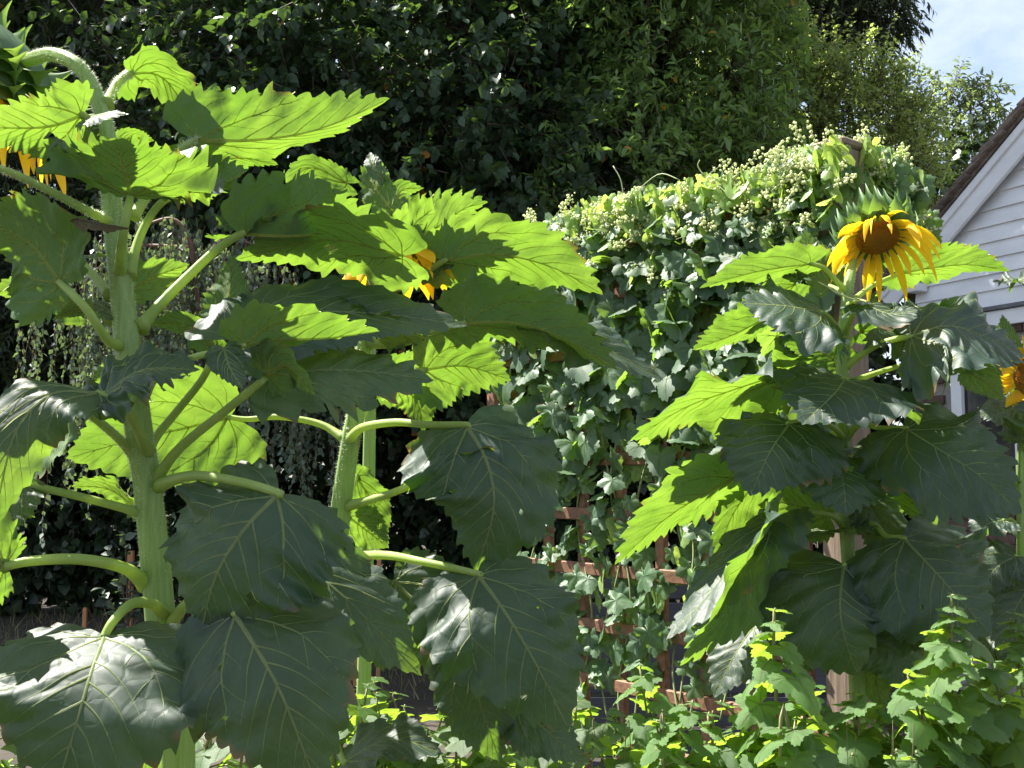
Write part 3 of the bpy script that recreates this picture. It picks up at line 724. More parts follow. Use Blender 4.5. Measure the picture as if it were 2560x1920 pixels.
def hop_vine():
    root = empty('hop_vine', tp(0.8, 0.03, 0), 'flowering hop vine sprawling over the top of the trellis and post', 'vine')
    rl = wloc(root)
    topx = [1150, 1200, 1330, 1420, 1500, 1600, 1700, 1800, 1900, 1980, 2050, 2150, 2240, 2290, 2330]
    topy = [660, 600, 565, 520, 490, 470, 458, 440, 415, 375, 352, 352, 385, 430, 520]
    leaves, blooms = [], []
    def depth(x):
        if x < 2110: return trellis_depth(x)[0]
        return 2.86 + (x - 2110) / 230 * 0.25
    def put(x, y, s, young=False, o=0.0):
        D = depth(x) - o
        leaves.append((P(x, y, D), s, young))
    for i in range(1800):
        x = random.uniform(1150, 2320)
        ty = np.interp(x, topx, topy)
        k = abs(random.gauss(0, 1))
        y = ty + 8 + k * 135
        if x > 2200 and y > 620: continue
        if x < 1420 and y > 900 and random.random() < 0.5: continue
        if y > 930: continue
        f = (y - ty) / 420
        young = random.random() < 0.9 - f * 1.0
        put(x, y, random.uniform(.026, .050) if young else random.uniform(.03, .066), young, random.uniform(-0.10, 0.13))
    for i in range(60):
        put(random.uniform(2020, 2200), random.uniform(360, 520), random.uniform(.03, .055), True, random.uniform(0.03, 0.13))
    for i in range(470):                                   # curtain of big leaves lower down
        x = random.uniform(1230, 2070); y = random.uniform(640, 1180)
        if y > 960 and random.random() < 0.4: continue
        put(x, y, random.uniform(.045, .082), False, random.uniform(0.02, 0.13))
    for i in range(480):                                    # looser hanging leaves over the lattice
        x = random.choice((1300, 1360, 1410, 1450, 1490, 1540, 1580, 1640, 1700, 1740, 1800, 1860, 1930)) + random.gauss(0, 28)
        y = random.uniform(880, 1720)
        put(x, y, random.uniform(.032, .060), random.random() < 0.12, random.uniform(0.0, 0.07))
    for (x, y, s) in ((1330, 925, .052), (1440, 960, .032), (1480, 990, .032), (1450, 1010, .03), (1500, 1040, .03), (1475, 1065, .03), (1710, 680, .085), (1690, 800, .085), (1560, 1350, .055), (1610, 1440, .06),
                      (1540, 1500, .06), (1620, 1580, .06), (1780, 1350, .06), (1530, 1200, .055), (1650, 1220, .05), (1570, 700, .055), (1810, 620, .06), (1900, 740, .06), (1770, 900, .07), (1640, 980, .08), (1690, 1050, .065), (1510, 860, .05)):
        leaves.append((P(x, y, depth(x) - 0.10), s, False))
    px_of = lambda p: p[1] / p[0]
    leaves.sort(key=lambda q: -q[0] / 1 if False else -q[1])
    view = np.array((0, -1, 0.1))
    rest = []
    for i, (p, s, young) in enumerate(leaves):
        zd = unit((np.array((-0.15, 0.05, 0.9)) if young else np.array((-0.55, -0.38, 0.75))) + RNG.normal(size=3) * (0.5 if young else 0.33))
        yd = unit(np.array((RNG.normal() * 0.6, -0.35, -0.8 + RNG.normal() * 0.45)))
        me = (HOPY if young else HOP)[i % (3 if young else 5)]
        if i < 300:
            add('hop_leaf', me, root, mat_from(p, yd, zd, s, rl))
        else:
            rest.append((p, yd, zd, s, young))
    for yg, mes, mat in ((False, HOP[1], M['hop']), (True, HOPY[0], M['hopyoung'])):
        q = [r for r in rest if r[4] == yg]
        if not q: continue
        tv = np.array([v.co[:] for v in mes.vertices]); mes.calc_loop_triangles()
        tf = np.array([t.vertices[:] for t in mes.loop_triangles])
        tf = tf[:]
        o = scatter('hop_foliage', (tv, tf), [r[0] for r in q], np.array([r[1] for r in q]), np.array([r[2] for r in q]), [r[3] for r in q], mat, root)
        o.data.polygons.foreach_set('use_smooth', np.ones(len(o.data.polygons), bool))
    # flower clusters
    octv = np.array([(1, 0, 0), (-1, 0, 0), (0, 1, 0), (0, -1, 0), (0, 0, 1), (0, 0, -1)], float)
    octf = np.array([(0, 2, 4), (2, 1, 4), (1, 3, 4), (3, 0, 4), (2, 0, 5), (1, 2, 5), (3, 1, 5), (0, 3, 5)])
    pos, stalks = [], []
    for i in range(215):
        x = random.uniform(1290, 2310); ty = np.interp(x, topx, topy)
        y = ty + random.uniform(-22, 50) + abs(random.gauss(0, 1)) * 75
        if random.random() < 0.10: x = random.uniform(1400, 2000); y = random.uniform(620, 1000)
        D = depth(x) - random.uniform(0.0, 0.15)
        c = P(x, y, D); ln = random.uniform(0.03, 0.075)
        dr = unit(np.array((random.gauss(0, .6), random.gauss(0, .4), random.uniform(-.5, 1))))
        a, b = c, c + dr * ln
        stalks.append(tube([a - dr * .03, a, b], [.0012, .001, .0006], 3, cap=False))
        m = random.randint(14, 34)
        u = RNG.random(m)
        pos.append(a + (b - a) * u[:, None] + RNG.normal(size=(m, 3)) * 0.0075)
    pos = np.vstack(pos); n = len(pos)
    o = scatter('hop_flowers', (octv, octf), pos, RNG.normal(size=(n, 3)), RNG.normal(size=(n, 3)), 0.0034 + 0.0024 * RNG.random(n), M['hopflower'], root)
    # bines
    for i in range(9):
        x = random.uniform(1330, 2060) if i > 8 else (1330, 1470, 1520, 1560, 1615, 1700, 1720, 1830, 1880)[i]
        ph = random.random() * 6; pts = []
        ys = np.linspace(1800, 560 + random.uniform(0, 80), 26)
        for k, y in enumerate(ys):
            xx = x + 22 * math.sin(k * 0.55 + ph) + 12 * math.sin(k * 0.21 + ph * 2)
            pts.append(P(xx, y, depth(min(xx, 2100)) - 0.03 - 0.02 * math.cos(k * 0.9)))
        stalks.append(tube(catmull(pts, 60), 0.0032, 5))
    for (a, m, b) in (((1560, 500), (1552, 450), (1533, 415)), ((1600, 470), (1650, 435), (1700, 450)), ((2150, 400), (2200, 370), (2245, 368)), ((1760, 440), (1745, 415), (1750, 400))):
        stalks.append(tube(catmull([P(*a, depth(a[0])), P(*m, depth(m[0])), P(*b, depth(b[0]))], 10), 0.0018, 4))
    V, Fc = join(stalks)
    addw('bines', V, Fc, M['bine'], root)['kind'] = 'stuff'
hop_vine()

# ------------------------------------------------------------------ sunflower builder
HALF = catmull([(0, 0.0, 0), (0.20, -0.085, 0), (0.52, -0.14, 0), (0.84, -0.03, 0), (1.0, 0.19, 0), (0.93, 0.42, 0), (0.66, 0.66, 0), (0.30, 0.86, 0), (0.09, 0.955, 0), (0, 1.0, 0)], 121)[:, :2]
SEED = [0]

def surf_maker(spine, n0, n1, hw, opt, rg):
    """returns S(x, y): leaf plane metres -> world. y along the midrib, x sideways"""
    pts, L = resample(catmull(spine, 60), 80)
    T = unit(np.gradient(pts, axis=0))
    s = np.linspace(0, 1, 80)[:, None]
    N = unit(np.asarray(n0) * (1 - s) + np.asarray(n1) * s)
    N = unit(N - T * np.sum(N * T, 1, keepdims=True))
    W = np.cross(T, N)
    V = unit(pts[40] - np.array((0, 0, EYE)))
    w = W[40] - V * np.dot(W[40], V)
    hw = hw / max(0.42, np.linalg.norm(w))
    fl, fr, k = opt.get('fl', opt.get('fold', .12)), opt.get('fr', opt.get('fold', .12)), opt.get('curl', -.35)
    wv, wf = 1.25 * opt.get('wave', .10), opt.get('wf', 2.2)
    pk = 1.15 * opt.get('pk', 0.028)
    ph = rg.random(8) * 6.28
    def S(x, y):
        x = np.asarray(x, float); y = np.asarray(y, float)
        q = np.clip(y / L, 0, 1) * 79
        i = np.minimum(q.astype(int), 78); f = (q - i)[:, None]
        def ip(A): return A[i] * (1 - f) + A[i + 1] * f
        C, Tt, Nn, Ww = ip(pts), unit(ip(T)), unit(ip(N)), unit(ip(W))
        C = C + Tt * np.minimum(y, 0)[:, None]
        ax = np.abs(x); e = ax / hw
        fo = np.where(x < 0, fl, fr) 
        am = fo + k * e * 0.5
        lat, nor = ax * np.cos(am), ax * np.sin(am)
        sgn = np.sign(x)
        yy = y / L
        pha = np.where(x < 0, ph[0], ph[1])
        nor = nor + hw * wv * e ** 1.7 * (np.sin(6.28 * wf * yy + pha) + 0.55 * np.sin(6.28 * wf * 2.3 * yy + ph[2] + pha))
        vc = (yy - 0.42 * e) * 6.5
        nor = nor + hw * pk * np.minimum(1, e * 3) * np.abs(np.sin(math.pi * vc)) * 1.0
        nor = nor + hw * pk * 0.5 * np.sin(x / hw * 9 + ph[3] + 3 * np.sin(yy * 7 + ph[4])) * np.sin(yy * 15 + ph[5]) * np.minimum(1, e * 3)
        nor = nor - hw * opt.get('lobe', 0.12) * np.maximum(0, 0.25 - yy) * e * 2
        return C + Ww * (lat * sgn)[:, None] + Nn * nor[:, None], Nn
    return S, L, hw

def blade(S, L, hw, opt, rg):
    nt_, ns = len(HALF), 16
    teeth = opt.get('teeth', 17); amp = 2.1 * opt.get('tooth', 0.06)
    V2, faces, rows = [], [], []
    sv = np.linspace(0, 1, ns) ** 0.85
    V2x, V2y = [], []
    for side in (-1, 1):
        b = HALF.copy(); b[:, 0] *= hw; b[:, 1] *= L
        b[:, 0] *= 1 + 0.07 * np.sin(np.linspace(0, 9, nt_) + rg.random() * 6)
        sy = np.clip(b[:, 1] / L - 0.36 * b[:, 0] / hw, 0, 1); sy[-1] = 1
        sy = np.maximum.accumulate(sy) * L
        tan = np.gradient(b, axis=0); nrm = unit(np.stack([-tan[:, 1], tan[:, 0]], 1)) * -1
        arc = np.r_[0, np.cumsum(np.linalg.norm(np.diff(b, axis=0), axis=1))]; arc /= arc[-1]
        tt = arc * teeth + 0.35 * np.sin(arc * 9 + rg.random() * 6)
        fr = tt - np.floor(tt); am = 0.55 + 0.9 * rg.random(teeth + 4)[np.floor(tt).astype(int) + 1]
        saw = np.where(fr < 0.74, fr / 0.74, (1 - fr) / 0.26)
        off = (saw - 0.35) * amp * hw * am * np.clip((arc - 0.10) * 8, 0, 1) * np.clip((1 - arc) * 9, 0, 1)
        off3 = nrm * off[:, None] + tan / np.maximum(np.linalg.norm(tan, axis=1, keepdims=True), 1e-9) * (np.abs(off) * 0.55)[:, None]
        X = b[:, :1] * sv[None, :] + off3[:, :1] * (sv ** 7)[None, :]
        Y = sy[:, None] + (b[:, 1:] - sy[:, None]) * sv[None, :] + off3[:, 1:] * (sv ** 7)[None, :]
        V2x.append((side * X).ravel()); V2y.append(Y.ravel())
    x = np.concatenate(V2x); y = np.concatenate(V2y)
    W, _ = S(np.where(np.abs(x) < 1e-6, 1e-6, x), y)
    holes = opt.get('holes', ())
    m = nt_ * ns
    for sd in (0, 1):
        for i in range(nt_ - 1):
            for j in range(ns - 1):
                a = sd * m + i * ns + j
                q = (a, a + 1, a + ns + 1, a + ns)
                if holes:
                    cx, cy = x[list(q)].mean() / hw, y[list(q)].mean() / L
                    if any(((cx - h[0]) * hw) ** 2 + ((cy - h[1]) * L) ** 2 < (h[2] * hw) ** 2 for h in holes): continue
                faces.append(q[::-1] if sd == 0 else q)
    return W, faces, np.stack([x, y], 1), np.tile(np.tile(sv, nt_), 2)

def ribbon(w, nn, r, sgn):
    T = unit(np.gradient(w, axis=0)); sd = np.cross(T, nn); r = r[:, None]; m = len(w)
    V = np.stack([w - sd * r + nn * sgn * 0.0002, w + nn * sgn * (r * 0.9 + 0.0002), w + sd * r + nn * sgn * 0.0002], 1).reshape(-1, 3)
    Fc = []
    for i in range(m - 1):
        for j in range(2):
            q = (i * 3 + j, i * 3 + j + 1, i * 3 + j + 4, i * 3 + j + 3)
            Fc.append(q if sgn > 0 else q[::-1])
    return V, Fc

def vein_lines(L, hw, rg, detail):
    out = [([(0, -0.0 * L), (0, .3 * L), (0, .6 * L), (0, .965 * L)], 1.0, 0.22)]
    for sg in (-1, 1):
        out.append(([(0, .02 * L), (sg * .30 * hw, .16 * L), (sg * .52 * hw, .34 * L), (sg * .68 * hw, .58 * L)], .68, .18))
        out.append(([(0, .01 * L), (sg * .34 * hw, .02 * L), (sg * .62 * hw, .06 * L), (sg * .86 * hw, .16 * L)], .45, .2))
        out.append(([(sg * .12 * hw, .0 * L), (sg * .34 * hw, -.045 * L), (sg * .58 * hw, -.07 * L)], .3, .2))
        for y0, xe, ye in ((.24, .66, .62 + .0), (.36, .56, .70), (.48, .46, .77), (.60, .33, .84), (.71, .2, .9), (.81, .11, .94)):
            y0 += rg.uniform(-.025, .025)
            if y0 < .3: xe, ye = .5, .56
            out.append(([(0, y0 * L), (sg * xe * .45 * hw, (y0 + (ye - y0) * .36) * L), (sg * xe * hw, ye * L)], .42 if y0 < .6 else .3, .15))
        if detail:
            for f, xe, ye in ((.25, .62, .20), (.45, .84, .30), (.66, .93, .42), (.85, .84, .54)):
                bx, by = np.interp(f, [0, .4, .75, 1], [0, .30, .52, .68]), np.interp(f, [0, .4, .75, 1], [.02, .16, .34, .58])
                out.append(([(sg * bx * hw, by * L), (sg * (bx + (xe - bx) * .5) * hw, (by + (ye - by) * .35) * L), (sg * xe * hw, ye * L)], .26, .2))
            for f, xe, ye in ((.4, .22, .30), (.7, .36, .47)):
                bx, by = np.interp(f, [0, .4, .75, 1], [0, .30, .52, .68]), np.interp(f, [0, .4, .75, 1], [.02, .16, .34, .58])
                out.append(([(sg * bx * hw, by * L), (sg * xe * hw, ye * L)], .2, .3))
    return out

def leaf(pl, att, mids, spine, hw, n, n1=None, pr=1.0, **opt):
    """att: pixel on the stem (or None); mids: petiole pixels (px,py,d); spine: blade midrib pixels (px,py,d); hw: half width in pixels"""
    SEED[0] += 1
    rg = np.random.default_rng(SEED[0] * 7 + 3)
    D = pl['D']; root = pl['root']
    sp = [P(x, y, D + d) for x, y, d in spine]
    dm = np.mean([s[1] for s in sp])
    S, L, hwm = surf_maker(sp, n, n1 or n, hw / F * dm, opt, rg)
    V, Fc, uv, edge = blade(S, L, hwm, opt, rg)
    lf = addw('leaf', V, Fc, opt.get('mat', M['sunleaf']), root, uv=uv, tint=edge)
    if opt.get('label'): lf['label'] = opt['label']
    parts, under = [], []
    r0 = (0.0016 + 0.006 * hwm) * pr
    for pts, rs, re in vein_lines(L, hwm, rg, hw > 55):
        q = catmull([(a, b, 0) for a, b in pts], 13)
        nz_ = np.where(np.abs(q[:, 0]) < 1e-6, 1e-6, q[:, 0])
        w, nn = S(nz_, q[:, 1])
        rr_ = np.linspace(r0 * rs, r0 * rs * re, len(w))
        parts.append(ribbon(w, nn, rr_ * 1.15, 1)); under.append(ribbon(w, nn, rr_ * 1.3, -1))
    nu = sum(len(q[1]) for q in parts)
    v, f = join(parts + under)
    vo_ = addw('vein_network', v, f, M['vein'] if 'mat' not in opt else opt['mat'], root, lf)
    vo_.data.materials.append(M['veinunder'] if 'mat' not in opt else opt['mat'])
    mi = np.zeros(len(f), np.int32); mi[nu:] = 1
    vo_.data.polygons.foreach_set('material_index', mi)
    if att is not None:
        a = P(att[0], att[1], D)
        pm = [P(x, y, D + d) for x, y, d in mids]
        c = catmull([a] + pm + [sp[0], sp[0] + (sp[1] - sp[0]) * 0.06], 26)
        t = np.linspace(0, 1, 26)
        rp_ = (0.0056 + 0.009 * hwm) * pr * opt.get('pw', 1.0)
        rad = rp_ * (1 - 0.38 * t) * (1 + 0.75 * np.exp(-t * 16))
        addw('petiole', *tube(c, rad, 9, 0.05, 3), M['petiole'], root, lf)
        if opt.get('hairy'): pl['hairs'].append((c, rad, 900))
    return lf

def plant(name, label, D, stem_px, widths, hairs=2500):
    b = P(stem_px[0][0], stem_px[0][1], D)
    base = np.array((b[0], D, 0.0))
    root = empty(name, base, label, 'sunflower', 'tall garden sunflowers')
    pts = [base, base * .5 + b * .5] + [P(q[0], q[1], D + (q[2] if len(q) > 2 else 0)) for q in stem_px]
    wd = [widths[0] * 1.12, widths[0] * 1.06] + list(widths)
    wd = np.array(wd) / 2 / F * D
    n = 110
    c = catmull(pts, n)
    rad = np.interp(np.linspace(0, len(pts) - 1, n), np.arange(len(pts)), wd)
    addw('stem', *tube(c, rad, 30, 0.055, 6), M['stem'], root)
    pl = dict(D=D, root=root, hairs=[(c[int(n * .25):], rad[int(n * .25):], hairs)], end=c[-1], enddir=unit(c[-1] - c[-4]))
    return pl

def finish_hairs(pl):
    A, B, S_ = [], [], []
    for c, rad, n in pl['hairs']:
        i = RNG.integers(0, len(c) - 1, n); f = RNG.random(n)[:, None]
        p = c[i] * (1 - f) + c[i + 1] * f
        T = unit(c[np.minimum(i + 1, len(c) - 1)] - c[i])
        d = unit(np.cross(T, RNG.normal(size=(n, 3))))
        a = p + d * rad[i][:, None] * 0.97
        d2 = unit(d + RNG.normal(size=(n, 3)) * 0.35)
        A.append(a); B.append(a + d2 * (0.0018 + 0.0032 * RNG.random(n))[:, None]); S_.append(T * 0.00028)
    a, b, s = np.vstack(A), np.vstack(B), np.vstack(S_)
    V = np.stack([a - s, a + s, b], 1).reshape(-1, 3)
    Fc = np.arange(len(V)).reshape(-1, 3)
    o = addw('stem_hairs', V, Fc, M['hair'], pl['root'], smooth=False); o['kind'] = 'stuff'

def head(pl, c, axis, Rd, plen, npet, droop, pw=0.0115, nb=34, blen=0.055, seed=1, attach=True, curl=1.0, rings=3):
    rg = np.random.default_rng(seed)
    root = pl['root']; a = unit(axis); c = np.asarray(c, float)
    e1 = unit(np.cross(a, (0.2, 0.1, 1.0))); e2 = np.cross(a, e1)
    G = np.array((0, 0, -1.0))
    def rim(th): return e1 * math.cos(th) + e2 * math.sin(th)
    # receptacle
    k = 28; V, Fc = [], []
    prof = [(0.25, -0.62), (0.55, -0.55), (0.85, -0.38), (1.05, -0.18), (1.08, 0.0), (1.0, 0.06), (0.7, 0.10), (0.3, 0.10)]
    for rr, hh in prof:
        for j in range(k):
            V.append(c + rim(2 * math.pi * j / k) * rr * Rd + a * hh * Rd)
    for i in range(len(prof) - 1):
        for j in range(k):
            Fc.append((i * k + j, i * k + (j + 1) % k, (i + 1) * k + (j + 1) % k, (i + 1) * k + j))
    Fc.append(tuple(range(k - 1, -1, -1))); Fc.append(tuple((len(prof) - 1) * k + j for j in range(k)))
    hd = addw('flower_head', np.array(V), Fc, M['bract'], root)
    # disc florets
    n = 620; i = np.arange(n); r = np.sqrt((i + .5) / n); th = i * 2.39996
    h = 0.10 + 0.20 * (1 - r ** 2) + 0.06 * np.exp(-((r - .8) / .15) ** 2)
    pos = c + (np.outer(np.cos(th), e1) + np.outer(np.sin(th), e2)) * (r * Rd * 0.98)[:, None] + a * (h * Rd - 0.004)[:, None]
    tm = (np.array([(-.5, 0, -.4), (.5, 0, -.4), (0, 0, .6), (0, 1.5, 0)], float), np.array([(0, 2, 3), (2, 1, 3), (1, 0, 3)]))
    tv = np.clip((r - 0.30) * 3.2, 0.05, 0.7) + rg.uniform(-.35, .25, n)
    scatter('disc_florets', tm, pos, a + rg.normal(size=(n, 3)) * .25, rg.normal(size=(n, 3)), np.full(n, Rd * 0.095), M['disc'], root, hd, tint=np.clip(tv, 0, .88))
    # dome under the florets
    V, Fc = [], []
    rs = np.linspace(0.02, 1, 8)
    for rr in rs:
        for j in range(k): V.append(c + rim(2 * math.pi * j / k) * rr * Rd + a * Rd * (0.10 + 0.20 * (1 - rr ** 2)))
    for q in range(7):
        for j in range(k): Fc.append((q * k + j, q * k + (j + 1) % k, (q + 1) * k + (j + 1) % k, (q + 1) * k + j))
    addw('disc', np.array(V), Fc, M['disc'], root, hd, tint=np.repeat(np.clip((rs - 0.3) * 3, 0.05, .8), k))
    # petals
    for j in range(npet):
        th = 2 * math.pi * (j + rg.uniform(-.35, .35)) / npet
        d = rim(th); ln = plen * rg.uniform(.55, 1.15); w = pw * rg.uniform(.65, 1.25)
        p = c + d * Rd * 1.0 + a * Rd * 0.06; dr = unit(d + a * rg.uniform(.05, .45)); pts = [p]
        dp = droop * rg.uniform(.6, 1.35)
        tw = rg.normal() * 0.55
        m = 9
        for s in range(m):
            dr = unit(dr + G * dp * (0.42 if s else 0.2) + rg.normal(size=3) * 0.035)
            p = p + dr * ln / m; pts.append(p)
        pts = np.array(pts); T = unit(np.gradient(pts, axis=0))
        sd = unit(np.cross(T, a + d * tw + 1e-3)); sd = unit(sd + np.cross(T, sd) * np.linspace(0, tw * 2, m + 1)[:, None])
        up = np.cross(sd, T)
        prof = np.array([.42, .72, .95, 1.0, 1.0, .95, .84, .64, .36, .05]) * w
        V = []
        for s in range(m + 1):
            for q, lift in ((-1, .28), (-.5, .04), (0, .12), (.5, .04), (1, .28)):
                V.append(pts[s] + sd[s] * prof[s] * q + up[s] * prof[s] * lift)
        Fc = [(s * 5 + q, s * 5 + q + 1, s * 5 + q + 6, s * 5 + q + 5) for s in range(m) for q in range(4)]
        addw('petal', np.array(V), Fc, M['petal'], root, hd)
    # bracts
    for j in range(nb):
        ring = (j % rings) * (3.0 / rings)
        th = 2 * math.pi * (j + rg.uniform(-.3, .3)) / nb
        d = rim(th); ln = blen * rg.uniform(.75, 1.2)
        p = c + d * Rd * (1.08 - (.12 + .07 * (rings > 3)) * ring) - a * Rd * (.08 + .16 * ring)
        dr = unit(d * (1.0 - .1 * ring) + a * (0.25 - .15 * ring)); pts = [p]; m = 8
        cv = curl * rg.uniform(.5, 1.2)
        for s in range(m):
            dr = unit(dr - a * cv * 0.10 * (1 + s * 0.38) * (1 - .1 * ring)); p = p + dr * ln / m; pts.append(p)
        pts = np.array(pts); T = unit(np.gradient(pts, axis=0))
        sd = unit(np.cross(T, a)); up = np.cross(sd, T)
        prof = np.array([.8, 1.0, .95, .75, .5, .28, .16, .10, .03]) * blen * 0.30
        V = []
        for s in range(m + 1):
            for q, lift in ((-1, .5), (-.5, .1), (0, 0), (.5, .1), (1, .5)):
                V.append(pts[s] + sd[s] * prof[s] * q + up[s] * prof[s] * lift)
        Fc = [(s * 5 + q, s * 5 + q + 1, s * 5 + q + 6, s * 5 + q + 5) for s in range(m) for q in range(4)]
        addw('bract', np.array(V), Fc, M['bract'], root, hd)
    return hd

UNDER = (0, .70, .70); TOP = (0, -.70, .68)

# ---- plant A, tall at the left with a nodding head
DA = 1.36
A = plant('sunflower', 'tallest sunflower at the left with thick hairy stem and nodding head', DA,
          [(446, 1920), (420, 1720), (405, 1590), (388, 1400), (366, 1190), (352, 1110), (332, 960), (318, 850), (300, 694), (284, 545), (277, 480), (270, 340), (248, 262), (222, 200), (183, 156), (128, 136, .03), (78, 148, .07), (36, 164, .11)],
          [82, 76, 74, 72, 68, 68, 66, 66, 56, 50, 48, 38, 38, 36, 35, 35, 36, 40], 5200)
head(A, P(-8, 185, DA + .12), (-.76, .05, -.64), .088, .120, 36, .62, .017, 75, .066, 3, rings=5)
ap = dict(hairy=True)
leaf(A, (266, 262), [(288, 215, .03), (312, 192, .04)], [(326, 184, .04), (392, 186, .07), (440, 232, .10), (485, 325, .12)], 62, (.45, .75, .5), wave=.07, fl=.1, fr=.2, **ap)
leaf(A, (332, 545), [(390, 455, .02), (440, 385, .03)], [(486, 350, .04), (640, 350, .06), (800, 322, .08), (975, 246, .09)], 122, (-.25, .8, .55), fl=.9, fr=.25, curl=.1, wave=.16, wf=2.6, tooth=.10, pw=.9, **ap)
leaf(A, (300, 690), [(303, 620, -.05), (316, 540, -.07)], [(326, 492, -.05), (312, 425, -.09), (285, 345, -.14)], 205, (-.05, .85, .5), fold=.22, curl=.1, wave=.13, wf=2, tooth=.09, lobe=.0)
leaf(A, (240, 330), [(228, 305, .0)], [(207, 288, -.03), (110, 318, -.06), (-70, 318, -.10)], 95, (-.1, .78, .62), fl=.1, fr=.3, wave=.13, tooth=.10)
leaf(A, None, [], [(215, 296, -.06), (265, 285, -.12), (322, 285, -.13)], 46, (-.15, -.70, .69), fold=-.15, wave=.10, tooth=.10)
leaf(A, (280, 380), [], [(284, 366, .05), (330, 345, .07), (386, 352, .09)], 29, (0, .8, .6), wave=.05)
leaf(A, (322, 690), [(350, 590, .02), (395, 515, .03)], [(452, 476, .03), (540, 466, .05), (622, 424, .07)], 90, (-.2, .75, .6), fl=1.0, fr=.35, wave=.17, tooth=.10, wf=2.8)
leaf(A, None, [], [(500, 410, .14), (600, 395, .16), (696, 412, .18)], 42, (0, .6, .8), fold=.4, wave=.15, tooth=.09)
leaf(A, (305, 865), [(270, 850, -.05), (215, 770, -.08)], [(152, 708, -.06), (70, 605, -.06), (-60, 550, -.06)], 142, (-.15, .72, .62), fl=-.05, fr=.15, wave=.09, tooth=.05)
leaf(A, None, [], [(195, 545, -.10), (255, 560, -.12), (330, 572, -.11)], 20, (.1, -.75, .6), mat=M['dryleaf'], fold=-.5, wave=.2, wf=2, label='withered curled leaf edge')
leaf(A, (290, 560), [(225, 530, -.03), (120, 475, -.04), (30, 432, -.05)], [(-40, 410, -.05), (-120, 400, -.06), (-200, 420, -.05)], 70, UNDER, **ap)
leaf(A, (276, 738), [(235, 690, .03), (200, 655, .05)], [(178, 644, .05), (225, 640, .11), (268, 640, .15)], 26, (0, .85, .5), wave=.06, **ap)
leaf(A, None, [], [(324, 726, .06), (390, 690, .08), (474, 660, .10)], 47, (-.1, .88, .46), wave=.06, tooth=.10, teeth=11)
leaf(A, (280, 800), [(265, 785, .03)], [(250, 770, .03), (200, 770, .05), (130, 800, .06)], 26, (-.1, .6, .8), wave=.15)
leaf(A, None, [], [(283, 790, -.01), (258, 765, .0), (235, 752, .02)], 22, (-.2, -.3, .93), wave=.1)
leaf(A, None, [], [(185, 775, .07), (90, 728, .08), (-40, 730, .09)], 46, (0, .75, .6), wave=.12, fold=.2)
leaf(A, (350, 820), [(400, 760, .03), (470, 690, .05), (540, 625, .06)], [(600, 585, .06), (740, 590, .10), (850, 575, .14), (965, 560, .18)], 125, (0, .72, .70), fl=.9, fr=.25, curl=.1, wave=.13, tooth=.09, pw=1.15)
leaf(A, None, [], [(612, 575, .08), (650, 530, .10), (740, 500, .13)], 45, (0, -.45, .9), fold=.5, wave=.2)
leaf(A, (360, 985), [(400, 935, -.05), (480, 895, -.08), (550, 880, -.09)], [(608, 864, -.10), (700, 850, -.10), (820, 845, -.10), (950, 828, -.08)], 84, (0, .72, .70), fl=1.0, fr=.25, wave=.10, tooth=.10, teeth=9, pw=.8)
leaf(A, None, [], [(560, 870, -.11), (575, 920, -.13), (608, 975, -.14)], 46, (.1, -.75, .6), wave=.15)
leaf(A, (380, 1180), [(450, 1085, -.02), (560, 1010, -.03)], [(596, 848, -.02), (760, 785, .05), (950, 785, .11), (1170, 814, .16)], 102, (.05, -.74, .66), fold=.15, wave=.06, pk=.02, tooth=.06, pw=.01)
leaf(A, (384, 1205), [(450, 1120, -.03), (560, 1030, -.05), (640, 965, -.06)], [(668, 940, -.03), (800, 925, .01), (930, 930, .06), (1085, 950, .11)], 98, (.05, -.74, .66), fl=.1, fr=-.15, wave=.11, tooth=.12, teeth=10, pk=.05)
leaf(A, None, [], [(670, 935, -.07), (720, 915, -.09), (790, 990, -.10)], 45, (.5, .5, .7), wave=.1)
leaf(A, (362, 1170), [(385, 1100, .03), (440, 1030, .05), (510, 940, .06), (540, 860, .06)], [(552, 812, .06), (572, 730, .07), (580, 635, .08)], 56, (.25, .88, .35), wave=.07, tooth=.07)
leaf(A, None, [], [(540, 868, .05), (460, 810, .06), (374, 812, .07)], 38, (0, .8, .55), wave=.1)
leaf(A, None, [], [(1010, 640, .12), (820, 600, .13), (585, 650, .14)], 92, (0, .5, .85), wave=.10, holes=((.3, .45, .13),))
leaf(A, (372, 1130), [(330, 1040, -.09), (295, 1005, -.12)], [(258, 988, -.13), (360, 925, -.12), (500, 925, -.10)], 64, (-.32, -.58, .75), wave=.10, pk=.07, wf=3, pw=.9)
leaf(A, (372, 1140), [(330, 1050, -.09), (290, 1008, -.13)], [(250, 985, -.14), (130, 985, -.18), (35, 1090, -.20), (-20, 1330, -.20)], 105, (.15, -.55, .8), n1=(.6, -.75, .2), fl=.1, fr=-.2, wave=.12, pw=.9)
leaf(A, (345, 1150), [(290, 1090, -.02), (215, 1030, -.04)], [(178, 1020, -.04), (130, 1100, -.06), (66, 1205, -.07)], 46, (.65, .72, .2), wave=.13, tooth=.08, **ap)
leaf(A, None, [], [(335, 920, .05), (280, 940, .06), (232, 985, .07)], 40, (-.2, .8, .5), wave=.08)
leaf(A, (360, 1285), [(290, 1265, -.03), (160, 1232, -.06)], [(52, 1210, -.08), (10, 1290, -.10), (-10, 1385, -.11)], 62, (.2, -.8, .5), wave=.13)
leaf(A, None, [], [(345, 1270, .05), (270, 1222, .07), (178, 1216, .09)], 44, (-.1, .6, .75), wave=.13, tooth=.09)
